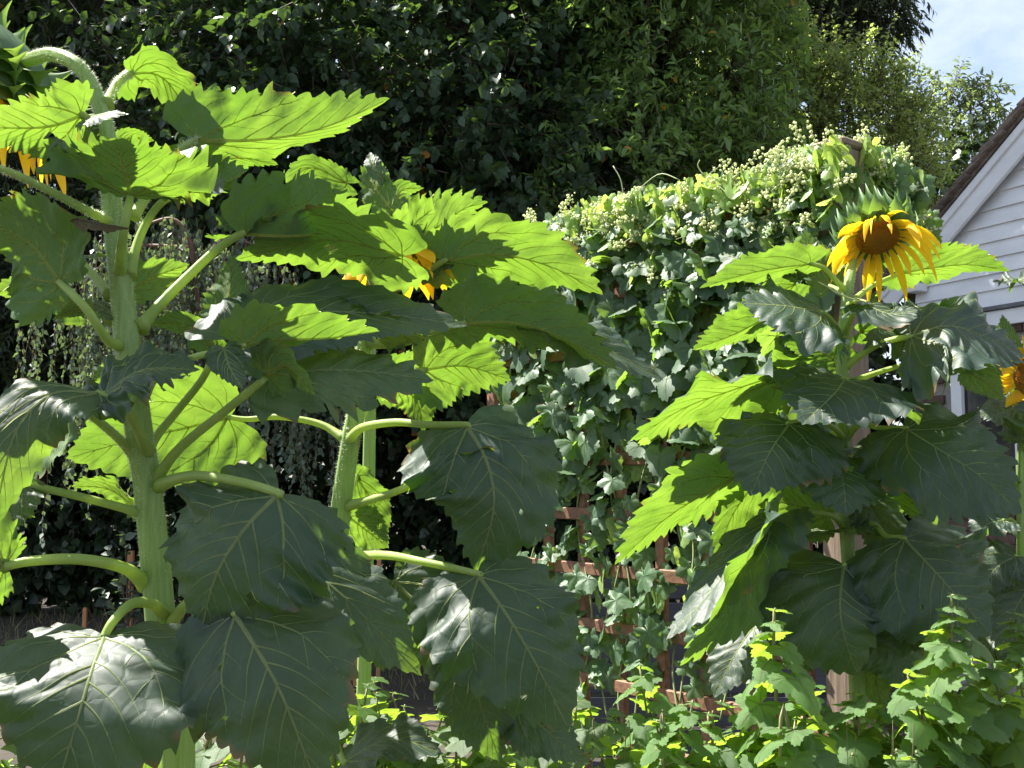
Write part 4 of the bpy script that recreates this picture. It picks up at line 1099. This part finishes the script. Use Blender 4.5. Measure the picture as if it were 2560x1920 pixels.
leaf(A, (368, 1460), [(310, 1420, -.05), (200, 1398, -.09), (80, 1402, -.11)], [(15, 1415, -.12), (-60, 1400, -.13), (-190, 1410, -.13)], 115, (-.3, .85, .3), wave=.10, pw=1.25)
leaf(A, (415, 1535), [(380, 1510, -.06), (330, 1510, -.10), (285, 1550, -.13)], [(262, 1588, -.14), (225, 1690, -.20), (185, 1830, -.23), (130, 2010, -.23)], 300, (.12, -.86, .50), fl=.05, fr=.0, curl=-.35, wave=.09, wf=1.8, tooth=.05, pk=.022)
leaf(A, (425, 1560), [(480, 1500, -.06), (550, 1500, -.13)], [(583, 1530, -.16), (655, 1645, -.20), (710, 1750, -.22), (800, 1985, -.21)], 232, (.08, -.90, .42), fold=-.16, curl=-.30, wave=.09, wf=2.1, tooth=.05, pk=.02, holes=((.45, .22, .035), (.62, .48, .05)))
leaf(A, (392, 1215), [(480, 1190, -.08), (600, 1205, -.13)], [(698, 1233, -.15), (610, 1325, -.17), (540, 1440, -.17), (500, 1590, -.15)], 235, (-.05, -.90, .42), fl=-.1, fr=-.25, curl=-.25, wave=.10, wf=2.6, tooth=.05, pk=.02, holes=((-.42, .63, .07), (-.40, .68, .05)), lobe=.3)
leaf(A, None, [], [(585, 1525, .06), (640, 1480, .08), (690, 1445, .10)], 52, (-.1, .9, .4), wave=.07)
leaf(A, None, [], [(400, 1880, .14), (350, 1900, .15), (270, 1970, .16)], 85, (-.1, .9, .35), wave=.07)
leaf(A, (452, 1900), [], [(470, 1830, .08), (500, 1790, .12), (560, 1750, .16)], 60, (0, .8, .5))
leaf(A, None, [], [(330, 1640, .02), (345, 1600, .02), (360, 1555, .03)], 26, (.2, -.8, .4), wave=.1)
leaf(A, None, [], [(375, 1640, .05), (350, 1620, .06), (320, 1625, .06)], 24, (0, .9, .3), wave=.1)
finish_hairs(A)

# ---- plant B, middle
DB = 1.66
B = plant('sunflower', 'middle sunflower whose flower is mostly hidden among its big leaves', DB,
          [(800, 1920), (826, 1560), (848, 1310), (872, 1130), (889, 1034), (905, 900), (925, 740), (938, 660, .02), (950, 615, .03), (968, 618, .01)],
          [58, 55, 52, 48, 45, 40, 32, 26, 24, 22], 3200)
head(B, P(972, 640, DB + .0), (.25, -.1, -.95), .042, .075, 26, .55, .012, 30, .045, 5)
leaf(B, (866, 1100), [(800, 1060, .02), (700, 1042, .03), (620, 1048, .03)], [(575, 1043, .03), (470, 1068, .05), (330, 1100, .07), (165, 1146, .09)], 165, (.05, .88, .45), fl=-.1, fr=.05, wave=.06, tooth=.05, pw=.85)
leaf(B, (870, 1105), [(905, 1070, -.04), (990, 1056, -.09), (1070, 1062, -.13)], [(1165, 1062, -.15), (1215, 1150, -.18), (1235, 1270, -.19), (1190, 1430, -.17)], 205, (.1, -.93, .36), holes=((.5, .45, .04), (-.35, .6, .03)), fl=-.25, fr=-.1, curl=-.3, wave=.10, wf=2.5, tooth=.05, pk=.022, lobe=.35)
leaf(B, (850, 1395), [(960, 1388, -.10), (1060, 1405, -.17)], [(1192, 1434, -.20), (1262, 1530, -.24), (1340, 1660, -.25), (1424, 1830, -.23)], 205, (.2, -.92, .34), holes=((-.4, .35, .035), (.3, .7, .04)), fl=-.22, fr=-.1, curl=-.25, wave=.10, wf=2.6, tooth=.05, pk=.022, lobe=.3)
leaf(B, None, [], [(985, 1450, -.10), (1075, 1560, -.12), (1110, 1740, -.12)], 118, (-.35, -.8, .35), fold=-.25, wave=.08)
leaf(B, None, [], [(1182, 1625, -.14), (1195, 1740, -.15), (1250, 1905, -.14)], 120, (0, -.95, .2), fold=-.1, wave=.07)
leaf(B, None, [], [(1290, 1760, -.12), (1370, 1830, -.14), (1455, 1905, -.14)], 80, (.1, -.8, .5), wave=.09)
leaf(B, (932, 720), [(1000, 720, .0), (1050, 690, -.02)], [(1108, 653, -.03), (1240, 636, -.02), (1380, 668, .0), (1508, 737, .02)], 104, (.1, .78, .6), fl=.5, fr=.2, wave=.12, tooth=.09)
leaf(B, None, [], [(1102, 668, -.02), (1072, 620, .0), (1035, 590, .03)], 40, (-.3, -.6, .7), wave=.1)
leaf(B, (915, 860), [(1000, 860, -.02), (1080, 830, -.04)], [(1156, 808, -.05), (1290, 808, -.05), (1420, 850, -.05), (1545, 926, -.04)], 100, (.15, .75, .62), fl=.7, fr=.3, wave=.13, tooth=.10)
leaf(B, None, [], [(1330, 760, .0), (1480, 850, .02), (1660, 952, .04)], 56, (.2, -.62, .75), fold=.1, wave=.13)
leaf(B, (900, 920), [(980, 930, .03)], [(1058, 925, .05), (1160, 915, .07), (1278, 950, .08)], 92, (.15, .9, .38), wave=.08, tooth=.08)
leaf(B, (940, 650), [(965, 625, -.02)], [(1002, 600, -.03), (1085, 572, -.02), (1160, 522, .0), (1220, 505, .01)], 80, (.0, .78, .62), fl=.6, fr=.2, wave=.17, tooth=.12, wf=3)
leaf(B, None, [], [(975, 520, .0), (930, 450, .02), (940, 385, .04)], 46, (.1, .8, .55), wave=.15, tooth=.1)
leaf(B, None, [], [(960, 450, .0), (935, 415, .0), (925, 380, .02)], 26, (-.1, -.6, .75), wave=.15)
leaf(B, None, [], [(868, 458, .05), (770, 420, .06), (694, 500, .07)], 34, (0, .75, .65), wave=.12, tooth=.1)
leaf(B, None, [], [(990, 560, .03), (1000, 480, .04), (1060, 470, .05)], 36, (0, .8, .55), wave=.2)
leaf(B, (856, 1250), [(880, 1220, .04)], [(890, 1190, .06), (940, 1270, .08), (965, 1350, .09)], 42, (.2, .8, .5), wave=.1, holes=((.2, .4, .25), (-.3, .6, .2)))
leaf(B, (850, 1300), [], [(868, 1290, .06), (915, 1325, .08), (972, 1370, .09)], 58, (0, .95, .25), wave=.07)
leaf(B, (860, 1268), [(960, 1240, -.05), (1050, 1205, -.09)], [(1120, 1178, -.12), (1200, 1180, -.12), (1330, 1240, -.10)], 60, (0, .4, .9))
leaf(B, (838, 1430), [(760, 1420, -.12), (700, 1400, -.2)], [(668, 1411, -.22), (790, 1440, -.24), (900, 1530, -.25), (1055, 1690, -.24)], 125, (.1, -.78, .62), fl=.1, fr=-.1, wave=.10, tooth=.06)
leaf(B, None, [], [(800, 1420, .1), (860, 1520, .12), (960, 1640, .12)], 70, (.2, .9, .3), wave=.1)
leaf(B, (815, 1800), [], [(860, 1905, -.1), (980, 1848, -.12), (1110, 1885, -.12)], 65, (0, -.45, .88), wave=.15)
leaf(B, None, [], [(700, 1700, .05), (800, 1720, .05), (900, 1790, .05)], 70, (.1, .9, .3), wave=.1)
leaf(B, None, [], [(880, 800, -.10), (960, 810, -.13), (1060, 830, -.16)], 110, (0, .2, .95), wave=.08)  # extra leaf, added mostly hidden to shade the big leaf below
leaf(B, (880, 1090), [(930, 1000, .05)], [(985, 960, .08), (1040, 1000, .10), (1060, 1080, .11)], 55, (.2, .8, .5), wave=.1)
leaf(B, (855, 1340), [], [(870, 1480, .04), (930, 1560, .05), (960, 1680, .05)], 80, (.1, -.85, .5), wave=.1)
finish_hairs(B)

# ---- plant hidden behind the middle one
DF = 2.0
Fp = plant('sunflower', 'sunflower hidden behind the middle one, only a few yellow petals showing', DF,
           [(905, 1920), (915, 1500), (925, 1000), (922, 760), (890, 620), (820, 545), (770, 520)], [36, 34, 30, 26, 22, 20, 20], 300)
head(Fp, P(735, 500, DF + .05), (-.5, .5, -.3), .032, .045, 20, .2, .009, 22, .03, 8)
leaf(Fp, (905, 660), [], [(880, 640, .02), (800, 610, .05), (700, 640, .07)], 60, UNDER)
leaf(Fp, (925, 1000), [], [(960, 960, .05), (1040, 930, .08), (1110, 960, .1)], 60, (0, .8, .5))
finish_hairs(Fp)

# ---- plant C, right with the open nodding flower
DC = 2.3
C = plant('sunflower', 'right sunflower with open drooping yellow flower in front of the post', DC,
          [(2150, 1920), (2135, 1560), (2118, 1340), (2110, 1160), (2106, 1000), (2110, 850), (2116, 760), (2124, 700), (2135, 640, .04), (2155, 585, .08), (2180, 560, .07), (2192, 568, .05)],
          [38, 36, 34, 34, 33, 30, 26, 24, 22, 20, 20, 24], 3000)
head(C, P(2193, 592, DC - .01), (-.04, -.62, -.78), .045, .118, 26, .46, .0082, 36, .074, 12, curl=3.2)
leaf(C, (2122, 735), [(2090, 700, -.02), (2060, 670, -.03)], [(2030, 660, -.04), (1930, 672, -.04), (1840, 692, -.04), (1748, 721, -.04)], 48, (-.15, .66, .74), fl=.4, fr=.6, wave=.10, tooth=.08)
leaf(C, None, [], [(2035, 655, .02), (1985, 640, .03), (1930, 660, .03)], 38, (-.15, -.65, .74), fold=.1, wave=.15)
leaf(C, (2122, 735), [], [(2075, 715, .08), (2042, 650, .10), (2010, 575, .11)], 52, (-.1, .9, .35), wave=.07)
leaf(C, (2124, 760), [(2180, 715, .06)], [(2250, 684, .10), (2340, 668, .10), (2430, 662, .11), (2525, 678, .12)], 62, (.15, .72, .66), fl=.6, fr=.25, wave=.10, tooth=.08)
leaf(C, (2112, 850), [(2085, 810, -.06), (2068, 790, -.08)], [(2055, 782, -.09), (1960, 765, -.12), (1852, 758, -.12)], 92, (-.1, -.55, .82), fl=-.05, fr=.15, wave=.09, tooth=.06, lobe=.3)
leaf(C, None, [], [(1990, 710, .03), (1920, 745, .05), (1845, 815, .06)], 40, (-.3, .8, .5), wave=.09)
leaf(C, None, [], [(1915, 795, .02), (1830, 838, .03), (1730, 875, .03)], 55, (-.25, .72, .62), fl=.3, fr=.6, wave=.10, tooth=.09)
leaf(C, (2118, 765), [(2140, 752, -.05)], [(2165, 756, -.08), (2105, 738, -.13), (2042, 702, -.15)], 27, (0, -.5, .86), wave=.07)
leaf(C, (2112, 845), [(2125, 800, -.06), (2145, 770, -.09)], [(2165, 762, -.10), (2225, 785, -.14), (2295, 775, -.15)], 52, (.05, -.62, .78), fl=-.1, fr=.2, wave=.07)
leaf(C, None, [], [(2290, 850, .0), (2350, 790, .06), (2400, 740, .1)], 45, UNDER)
leaf(C, (2110, 920), [(2180, 870, -.03), (2230, 850, -.06)], [(2275, 842, -.08), (2370, 815, -.11), (2470, 845, -.13), (2560, 890, -.13)], 108, (.12, -.52, .84), fl=.1, fr=-.05, wave=.09, tooth=.05)
leaf(C, None, [], [(2195, 820, .0), (2285, 850, -.01), (2378, 868, -.02)], 42, (-.1, -.55, .82), wave=.15, tooth=.09)
leaf(C, (2112, 960), [(2200, 930, .0)], [(2285, 905, -.02), (2390, 895, -.02), (2510, 940, -.02)], 55, (.05, .5, .86), wave=.09)
leaf(C, None, [], [(2420, 930, .02), (2470, 960, .03), (2510, 1000, .03)], 40, (.1, .9, .3))
leaf(C, None, [], [(2125, 870, .04), (2060, 880, .07), (2010, 890, .08)], 36, (0, .9, .4))
leaf(C, None, [], [(2150, 830, .05), (2210, 825, .07), (2275, 815, .08)], 30, (0, .9, .4))
leaf(C, (2104, 1010), [(2040, 960, -.01), (1990, 940, -.03)], [(1950, 935, -.04), (1830, 975, -.05), (1710, 1020, -.05), (1576, 1102, -.04)], 62, (-.25, .28, .92), fl=.1, fr=-.2, wave=.14, tooth=.10)
leaf(C, (2104, 1010), [(2030, 985, .03)], [(1990, 960, .05), (1920, 990, .08), (1850, 1010, .10)], 60, (-.1, .85, .45), wave=.1)
leaf(C, (2106, 1040), [(2140, 1000, -.04), (2160, 975, -.06)], [(2112, 948, -.08), (2085, 985, -.17), (2005, 1062, -.25)], 185, (0, -.55, .83), fl=.1, fr=.12, curl=-.35, wave=.09, lobe=.15)
leaf(C, (2108, 1095), [(2085, 1070, -.05), (2040, 1050, -.09)], [(1975, 1057, -.11), (1925, 1130, -.17), (1875, 1240, -.19)], 165, (-.12, -.62, .78), fl=-.05, fr=.05, wave=.09, lobe=.3, pk=.035)
leaf(C, (2110, 1160), [(2105, 1140, -.05)], [(2092, 1142, -.08), (2108, 1205, -.16), (2116, 1290, -.19)], 172, (0, -.78, .62), fl=.0, fr=.1, curl=-.4, wave=.06, lobe=.25)
leaf(C, (2108, 1110), [(2150, 1060, -.02), (2200, 1070, -.06)], [(2262, 1070, -.09), (2350, 1125, -.14), (2450, 1190, -.16), (2555, 1285, -.16)], 138, (.12, -.82, .56), fl=.1, fr=.0, curl=-.2, wave=.08, tooth=.06, lobe=.3)
leaf(C, None, [], [(1842, 1193, -.05), (1760, 1235, -.06), (1660, 1300, -.06), (1537, 1412, -.05)], 92, (-.3, .82, .48), fl=.0, fr=.6, wave=.08, tooth=.09)
leaf(C, (2114, 1320), [(2080, 1290, -.04), (2020, 1282, -.08), (1960, 1300, -.11)], [(1925, 1302, -.12), (1840, 1400, -.18), (1760, 1500, -.20), (1665, 1600, -.20)], 92, (-.5, -.45, .74), fl=.15, fr=-.1, wave=.09)
leaf(C, None, [], [(1932, 1320, -.13), (1870, 1440, -.18), (1800, 1560, -.20), (1700, 1665, -.20)], 78, (-.72, .62, .30), fl=-.1, fr=.1, wave=.08, tooth=.09)
leaf(C, None, [], [(1900, 1190, .03), (1830, 1290, .05), (1790, 1400, .06)], 50, (-.3, .85, .4), tooth=.09)
leaf(C, None, [], [(2070, 1290, .04), (1980, 1262, .06), (1880, 1240, .07)], 70, (-.1, .95, .25), wave=.08)
leaf(C, None, [], [(2080, 1120, .05), (2060, 1150, .07), (2030, 1180, .08)], 40, (0, .9, .4))
leaf(C, (2120, 1400), [(2118, 1420, -.04)], [(2110, 1411, -.08), (2100, 1500, -.14), (2110, 1590, -.16), (2145, 1690, -.15)], 215, (0, -.95, .32), fl=-.18, fr=-.2, curl=-.25, wave=.09, tooth=.035, lobe=.3)
leaf(C, (2116, 1330), [(2180, 1310, -.03), (2215, 1340, -.06)], [(2257, 1344, -.09), (2325, 1415, -.13), (2400, 1500, -.15), (2480, 1590, -.15)], 190, (.12, -.95, .28), holes=((.4, .5, .03), (-.5, .3, .03)), fl=-.2, fr=-.15, curl=-.2, wave=.09, tooth=.035, lobe=.3)
leaf(C, (2112, 1270), [(2160, 1250, .03)], [(2200, 1240, .04), (2290, 1190, .07), (2390, 1195, .09)], 66, (0, .9, .42), wave=.08)
leaf(C, None, [], [(2330, 1300, .03), (2260, 1240, .04), (2200, 1200, .05)], 30, (0, .8, .5))
leaf(C, None, [], [(2320, 1540, -.05), (2240, 1590, -.07), (2150, 1600, -.07)], 60, (-.1, -.5, .8), wave=.15)
leaf(C, (2128, 1610), [(2080, 1625, .0)], [(2030, 1630, -.01), (1990, 1650, .0), (1950, 1640, .02)], 30, (0, -.6, .7))
leaf(C, None, [], [(1885, 1565, -.02), (1835, 1640, -.05), (1785, 1745, -.06)], 72, (-.3, -.55, .77), wave=.08)
leaf(C, None, [], [(2220, 1640, .0), (2190, 1700, .0), (2210, 1780, .0)], 50, (.1, .8, .5))
leaf(C, None, [], [(2130, 1120, .0), (2170, 1140, -.06), (2220, 1170, -.10)], 90, (0, .1, .98), wave=.08)  # extra flat leaf, added to cast shade on the lower right leaves
leaf(C, None, [], [(2110, 1330, .02), (2060, 1330, -.04), (2010, 1350, -.10)], 90, (0, .1, .98), wave=.08)  # another added leaf, put in for the shade it casts below
leaf(C, (2108, 1080), [(2060, 1090, .03)], [(2030, 1110, .05), (1980, 1180, .08), (1960, 1270, .09)], 62, (-.2, .85, .45), wave=.1)
leaf(C, (2112, 1240), [(2150, 1240, .02)], [(2180, 1260, .0), (2210, 1330, -.03), (2200, 1430, -.04)], 70, (.1, -.8, .55), wave=.1)
leaf(C, (2120, 1450), [], [(2080, 1480, .02), (1990, 1520, .04), (1930, 1600, .05)], 75, (-.2, .85, .4), wave=.1)
leaf(C, (2126, 1540), [], [(2170, 1560, -.02), (2240, 1640, -.05), (2270, 1740, -.06)], 85, (.1, -.85, .5), wave=.1)
leaf(C, (2108, 940), [], [(2090, 900, .03), (2030, 870, .05), (1960, 860, .06)], 45, (-.1, .8, .55), wave=.1)
finish_hairs(C)

# ---- plant E, far right
DE = 2.95
Ep = plant('sunflower', 'sunflower cut by the right edge with round orange flower facing left', DE,
           [(2560, 1920), (2558, 1600), (2556, 1350), (2556, 1130), (2564, 1020), (2585, 960, .05)], [30, 28, 26, 24, 22, 22], 600)
head(Ep, P(2590, 942, DE + .0), (-.45, -.88, .06), .056, .062, 30, .05, .0125, 26, .04, 21, curl=.4)
leaf(Ep, None, [], [(2545, 905, .02), (2520, 850, .03), (2505, 785, .04)], 28, (.2, .8, .5))
leaf(Ep, None, [], [(2575, 700, .0), (2530, 705, .0), (2480, 705, .0)], 24, (0, -.3, .9), wave=.3)
leaf(Ep, (2556, 1330), [(2530, 1300, 0)], [(2510, 1300, -.02), (2470, 1310, -.04), (2430, 1340, -.05)], 50, (0, -.5, .85))
leaf(Ep, (2556, 1130), [], [(2575, 1100, -.05), (2590, 1040, -.07), (2530, 1020, -.08)], 40, (0, -.5, .85))
leaf(Ep, None, [], [(2540, 1010, .05), (2500, 1030, .07), (2440, 1040, .08)], 45, (0, -.6, .8))
leaf(Ep, (2556, 1400), [], [(2540, 1390, -.03), (2490, 1420, -.06), (2440, 1490, -.07)], 70, (-.1, -.7, .65))
leaf(Ep, (2557, 1500), [], [(2570, 1470, -.05), (2530, 1540, -.08), (2500, 1640, -.09)], 75, (0, -.85, .45))
leaf(Ep, (2557, 1600), [], [(2540, 1600, .03), (2470, 1600, .06), (2400, 1640, .08)], 70, (-.1, -.7, .65))
leaf(Ep, (2556, 1250), [], [(2535, 1230, .04), (2480, 1210, .08), (2420, 1230, .1)], 60, (-.1, .7, .65))
finish_hairs(Ep)

# ------------------------------------------------------------------ currant shrubs
def shrub(label, D, shoots, seed, mes, size, name='currant_bush', cat='shrub', group='currant bushes in front of the trellis', step=0.011, tilt=0.0):
    rg = np.random.default_rng(seed)
    b = np.mean([P(s[0][0], s[0][1], D + s[0][2]) for s in shoots], axis=0)
    root = empty(name, (b[0], b[1], 0), label, cat, group); rl = wloc(root)
    stems = []
    for sh in shoots:
        pts = [P(x, y, D + d) for x, y, d in sh]
        g = np.array((b[0] * .6 + pts[0][0] * .4, b[1] * .6 + pts[0][1] * .4, 0.0))
        c, L = resample(catmull([g] + pts, 50), 60)
        stems.append(tube(c, np.linspace(0.007, 0.0022, 60) * min(1, (size / .045) ** 2.2), 6))
        T = unit(np.gradient(c, axis=0))
        z0 = min(pts[0][2], 1.0) - 0.08
        n = int(max(0, (c[-1][2] - z0)) / step)
        for k in range(n):
            f = 1 - (k / max(n, 1)) ** 1.0
            z = z0 + (c[-1][2] - z0) * f
            i = int(np.argmin(np.abs(c[:, 2] - z)))
            th = k * 2.4 + rg.uniform(-.4, .4)
            out = np.array((math.cos(th), math.sin(th), 0))
            near = 1 - f
            el = 0.75 - 0.85 * min(1, near * 2.2)
            pd = unit(out * math.cos(el) + np.array((0, 0, math.sin(el))))
            s = size * (0.50 + 0.65 * min(1, near * 3.0)) * rg.uniform(.8, 1.2)
            pl_ = s * rg.uniform(.55, 1.0) * (0.35 + 0.65 * min(1, near * 3))
            p = c[i] + pd * pl_
            stems.append(tube([c[i], c[i] + pd * pl_ * .5 + np.array((0, 0, .004)), p + pd * .0], [.0017, .0014, .0012], 4, cap=False))
            yd = unit(out * 0.85 + np.array((0, 0, -0.15 - 0.75 * min(1, near * 2) * rg.uniform(.5, 1.2))))
            zd = unit(np.array((0, 0, 1.0)) + out * 0.45 + rg.normal(size=3) * .3)
            add('leaf', mes[int(rg.integers(len(mes)))], root, mat_from(p, yd, zd, s, rl))
    V, Fc = join(stems)
    addw('branches', V, Fc, M['twig'], root)
    return root

shrub('currant bush with a bright sunlit tall shoot left of the post', 1.74, [[(1945, 1915, 0), (1935, 1700, 0), (1935, 1530, -.02)], [(1880, 1915, .05), (1850, 1800, .05), (1800, 1760, .04)], [(2010, 1915, .05), (2020, 1800, .05), (2030, 1720, .04)], [(1950, 1915, -.06), (1980, 1850, -.06), (1990, 1800, -.06)]], 1, CUR, .046)
shrub('currant bush below the long bright leaf at the trellis foot', 1.80, [[(1640, 1915, 0), (1620, 1800, 0), (1600, 1670, 0)], [(1700, 1915, -.05), (1720, 1830, -.05), (1730, 1760, -.06)], [(1560, 1915, .08), (1545, 1850, .1), (1530, 1780, .1)], [(1780, 1915, .0), (1775, 1840, .0), (1770, 1790, .0)], [(1660, 1915, -.1), (1650, 1850, -.1), (1640, 1810, -.1)]], 2, CUR, .042)
shrub('shaded currant bush at the lower right corner with upright shoot', 1.95, [[(2400, 1915, 0), (2385, 1700, 0), (2378, 1495, 0)], [(2500, 1915, .05), (2500, 1760, .05), (2480, 1660, .05)], [(2320, 1915, -.05), (2300, 1800, -.05), (2270, 1690, -.06)]], 3, CUR, .05)
shrub('low dark currant bush under the big drooping leaf', 1.95, [[(2150, 1915, 0), (2140, 1830, 0), (2130, 1740, 0)], [(2230, 1915, .03), (2230, 1850, .03), (2220, 1770, .02)], [(2060, 1915, .05), (2050, 1850, .05), (2045, 1770, .05)]], 4, CUR, .046)
shrub('shadowy currant bush against the right edge of the view', 2.25, [[(2560, 1915, 0), (2550, 1700, 0), (2530, 1540, 0)], [(2440, 1915, .1), (2450, 1800, .1), (2430, 1650, .1)], [(2350, 1915, .12), (2340, 1760, .12), (2350, 1660, .12)]], 5, CUR, .048)
shrub('bright small leaved herb at the foot of the trellis', 1.75, [[(1480, 1925, 0), (1490, 1860, 0), (1520, 1800, 0)], [(1400, 1925, 0), (1390, 1880, 0), (1370, 1850, 0)], [(1560, 1925, 0), (1580, 1890, 0), (1600, 1850, 0)], [(1320, 1925, 0), (1310, 1900, 0), (1280, 1870, 0)]], 6, WEED, .026, 'low_herb', 'herb', 'low herbs under the sunflowers', .016)
shrub('low herb in shade beneath the middle sunflower leaves', 1.9, [[(1150, 1925, 0), (1140, 1850, 0), (1120, 1800, 0)], [(1050, 1925, 0), (1040, 1850, 0), (1010, 1770, 0)], [(960, 1925, 0), (960, 1850, 0), (940, 1740, 0)], [(1230, 1925, 0), (1240, 1880, 0), (1260, 1840, 0)]], 7, WEED, .036, 'low_herb', 'herb', 'low herbs under the sunflowers', .018)
shrub('herb with tiny bright leaves at the bottom right of centre', 1.8, [[(2230, 1925, 0), (2235, 1900, 0), (2240, 1880, 0)], [(1890, 1925, 0), (1885, 1895, 0), (1880, 1870, 0)], [(2280, 1925, 0), (2285, 1900, 0), (2290, 1885, 0)], [(2120, 1925, 0), (2120, 1910, 0), (2130, 1890, 0)]], 8, WEED, .02, 'low_herb', 'herb', 'low herbs under the sunflowers', .014)

shrub('leafy shaded herb filling the ground below the lowest middle leaves', 1.95, [[(x, 1935, 0), (x + random.uniform(-20, 20), 1880, 0), (x + random.uniform(-30, 30), y, 0)] for x, y in ((900, 1720), (980, 1800), (1060, 1830), (1140, 1760), (1210, 1850), (1290, 1800), (1370, 1830), (1450, 1760), (840, 1760))], 9, WEED, .05, 'low_herb', 'herb', 'low herbs under the sunflowers', .02)
shrub('herb behind the foot of the thick left stem', 1.9, [[(x, 1935, 0), (x + random.uniform(-20, 20), 1890, 0), (x + random.uniform(-30, 30), y, 0)] for x, y in ((60, 1800), (180, 1840), (330, 1830), (520, 1840), (600, 1800), (690, 1830), (-30, 1760))], 10, WEED, .05, 'low_herb', 'herb', 'low herbs under the sunflowers', .02)

shrub('broad leaved herb in the sun between the sunflower stems and the trellis', 2.45, [[(x, 1925, 0), (x + random.uniform(-20, 20), 1870, 0), (x + random.uniform(-30, 30), y, 0)] for x, y in ((780, 1700), (850, 1740), (930, 1700), (1010, 1740), (1090, 1780), (1180, 1760), (1260, 1780), (1350, 1760), (1440, 1720), (1500, 1770))], 11, WEED, .055, 'low_herb', 'herb', 'low herbs under the sunflowers', .022)

def sapling():
    D = 8.6
    b = P(320, 1500, D); b[2] = 0
    root = empty('apple_sapling', b, 'young apple sapling with grey green leaves beside its stake', 'sapling'); rl = wloc(root)
    rg = np.random.default_rng(5)
    me = mesh_np('sapling_leaf', LEAF8[0], LEAF8[1], M['foliage_birch'], tint=np.full(8, .5))
    parts = []
    for tip in ((310, 1340), (270, 1370), (335, 1400), (255, 1470), (300, 1450), (350, 1480), (285, 1530)):
        c = catmull([b, P(320, 1560, D), P((tip[0] + 320) / 2, tip[1] + 50, D), P(*tip, D + rg.uniform(-.1, .1))], 24)
        parts.append(tube(c, np.linspace(.014, .003, 24), 5))
        for k in range(13):
            i = int(rg.integers(11, 24)); th = rg.uniform(0, 6.28)
            yd = unit(np.array((math.cos(th), math.sin(th), rg.uniform(-.2, .7))))
            add('leaf', me, root, mat_from(c[i], yd, unit(rg.normal(size=3) * .5 + np.array((0, -.2, 1))), rg.uniform(.06, .105), rl))
    V, Fc = join(parts)
    addw('trunk', V, Fc, M['bark'], root)
sapling()
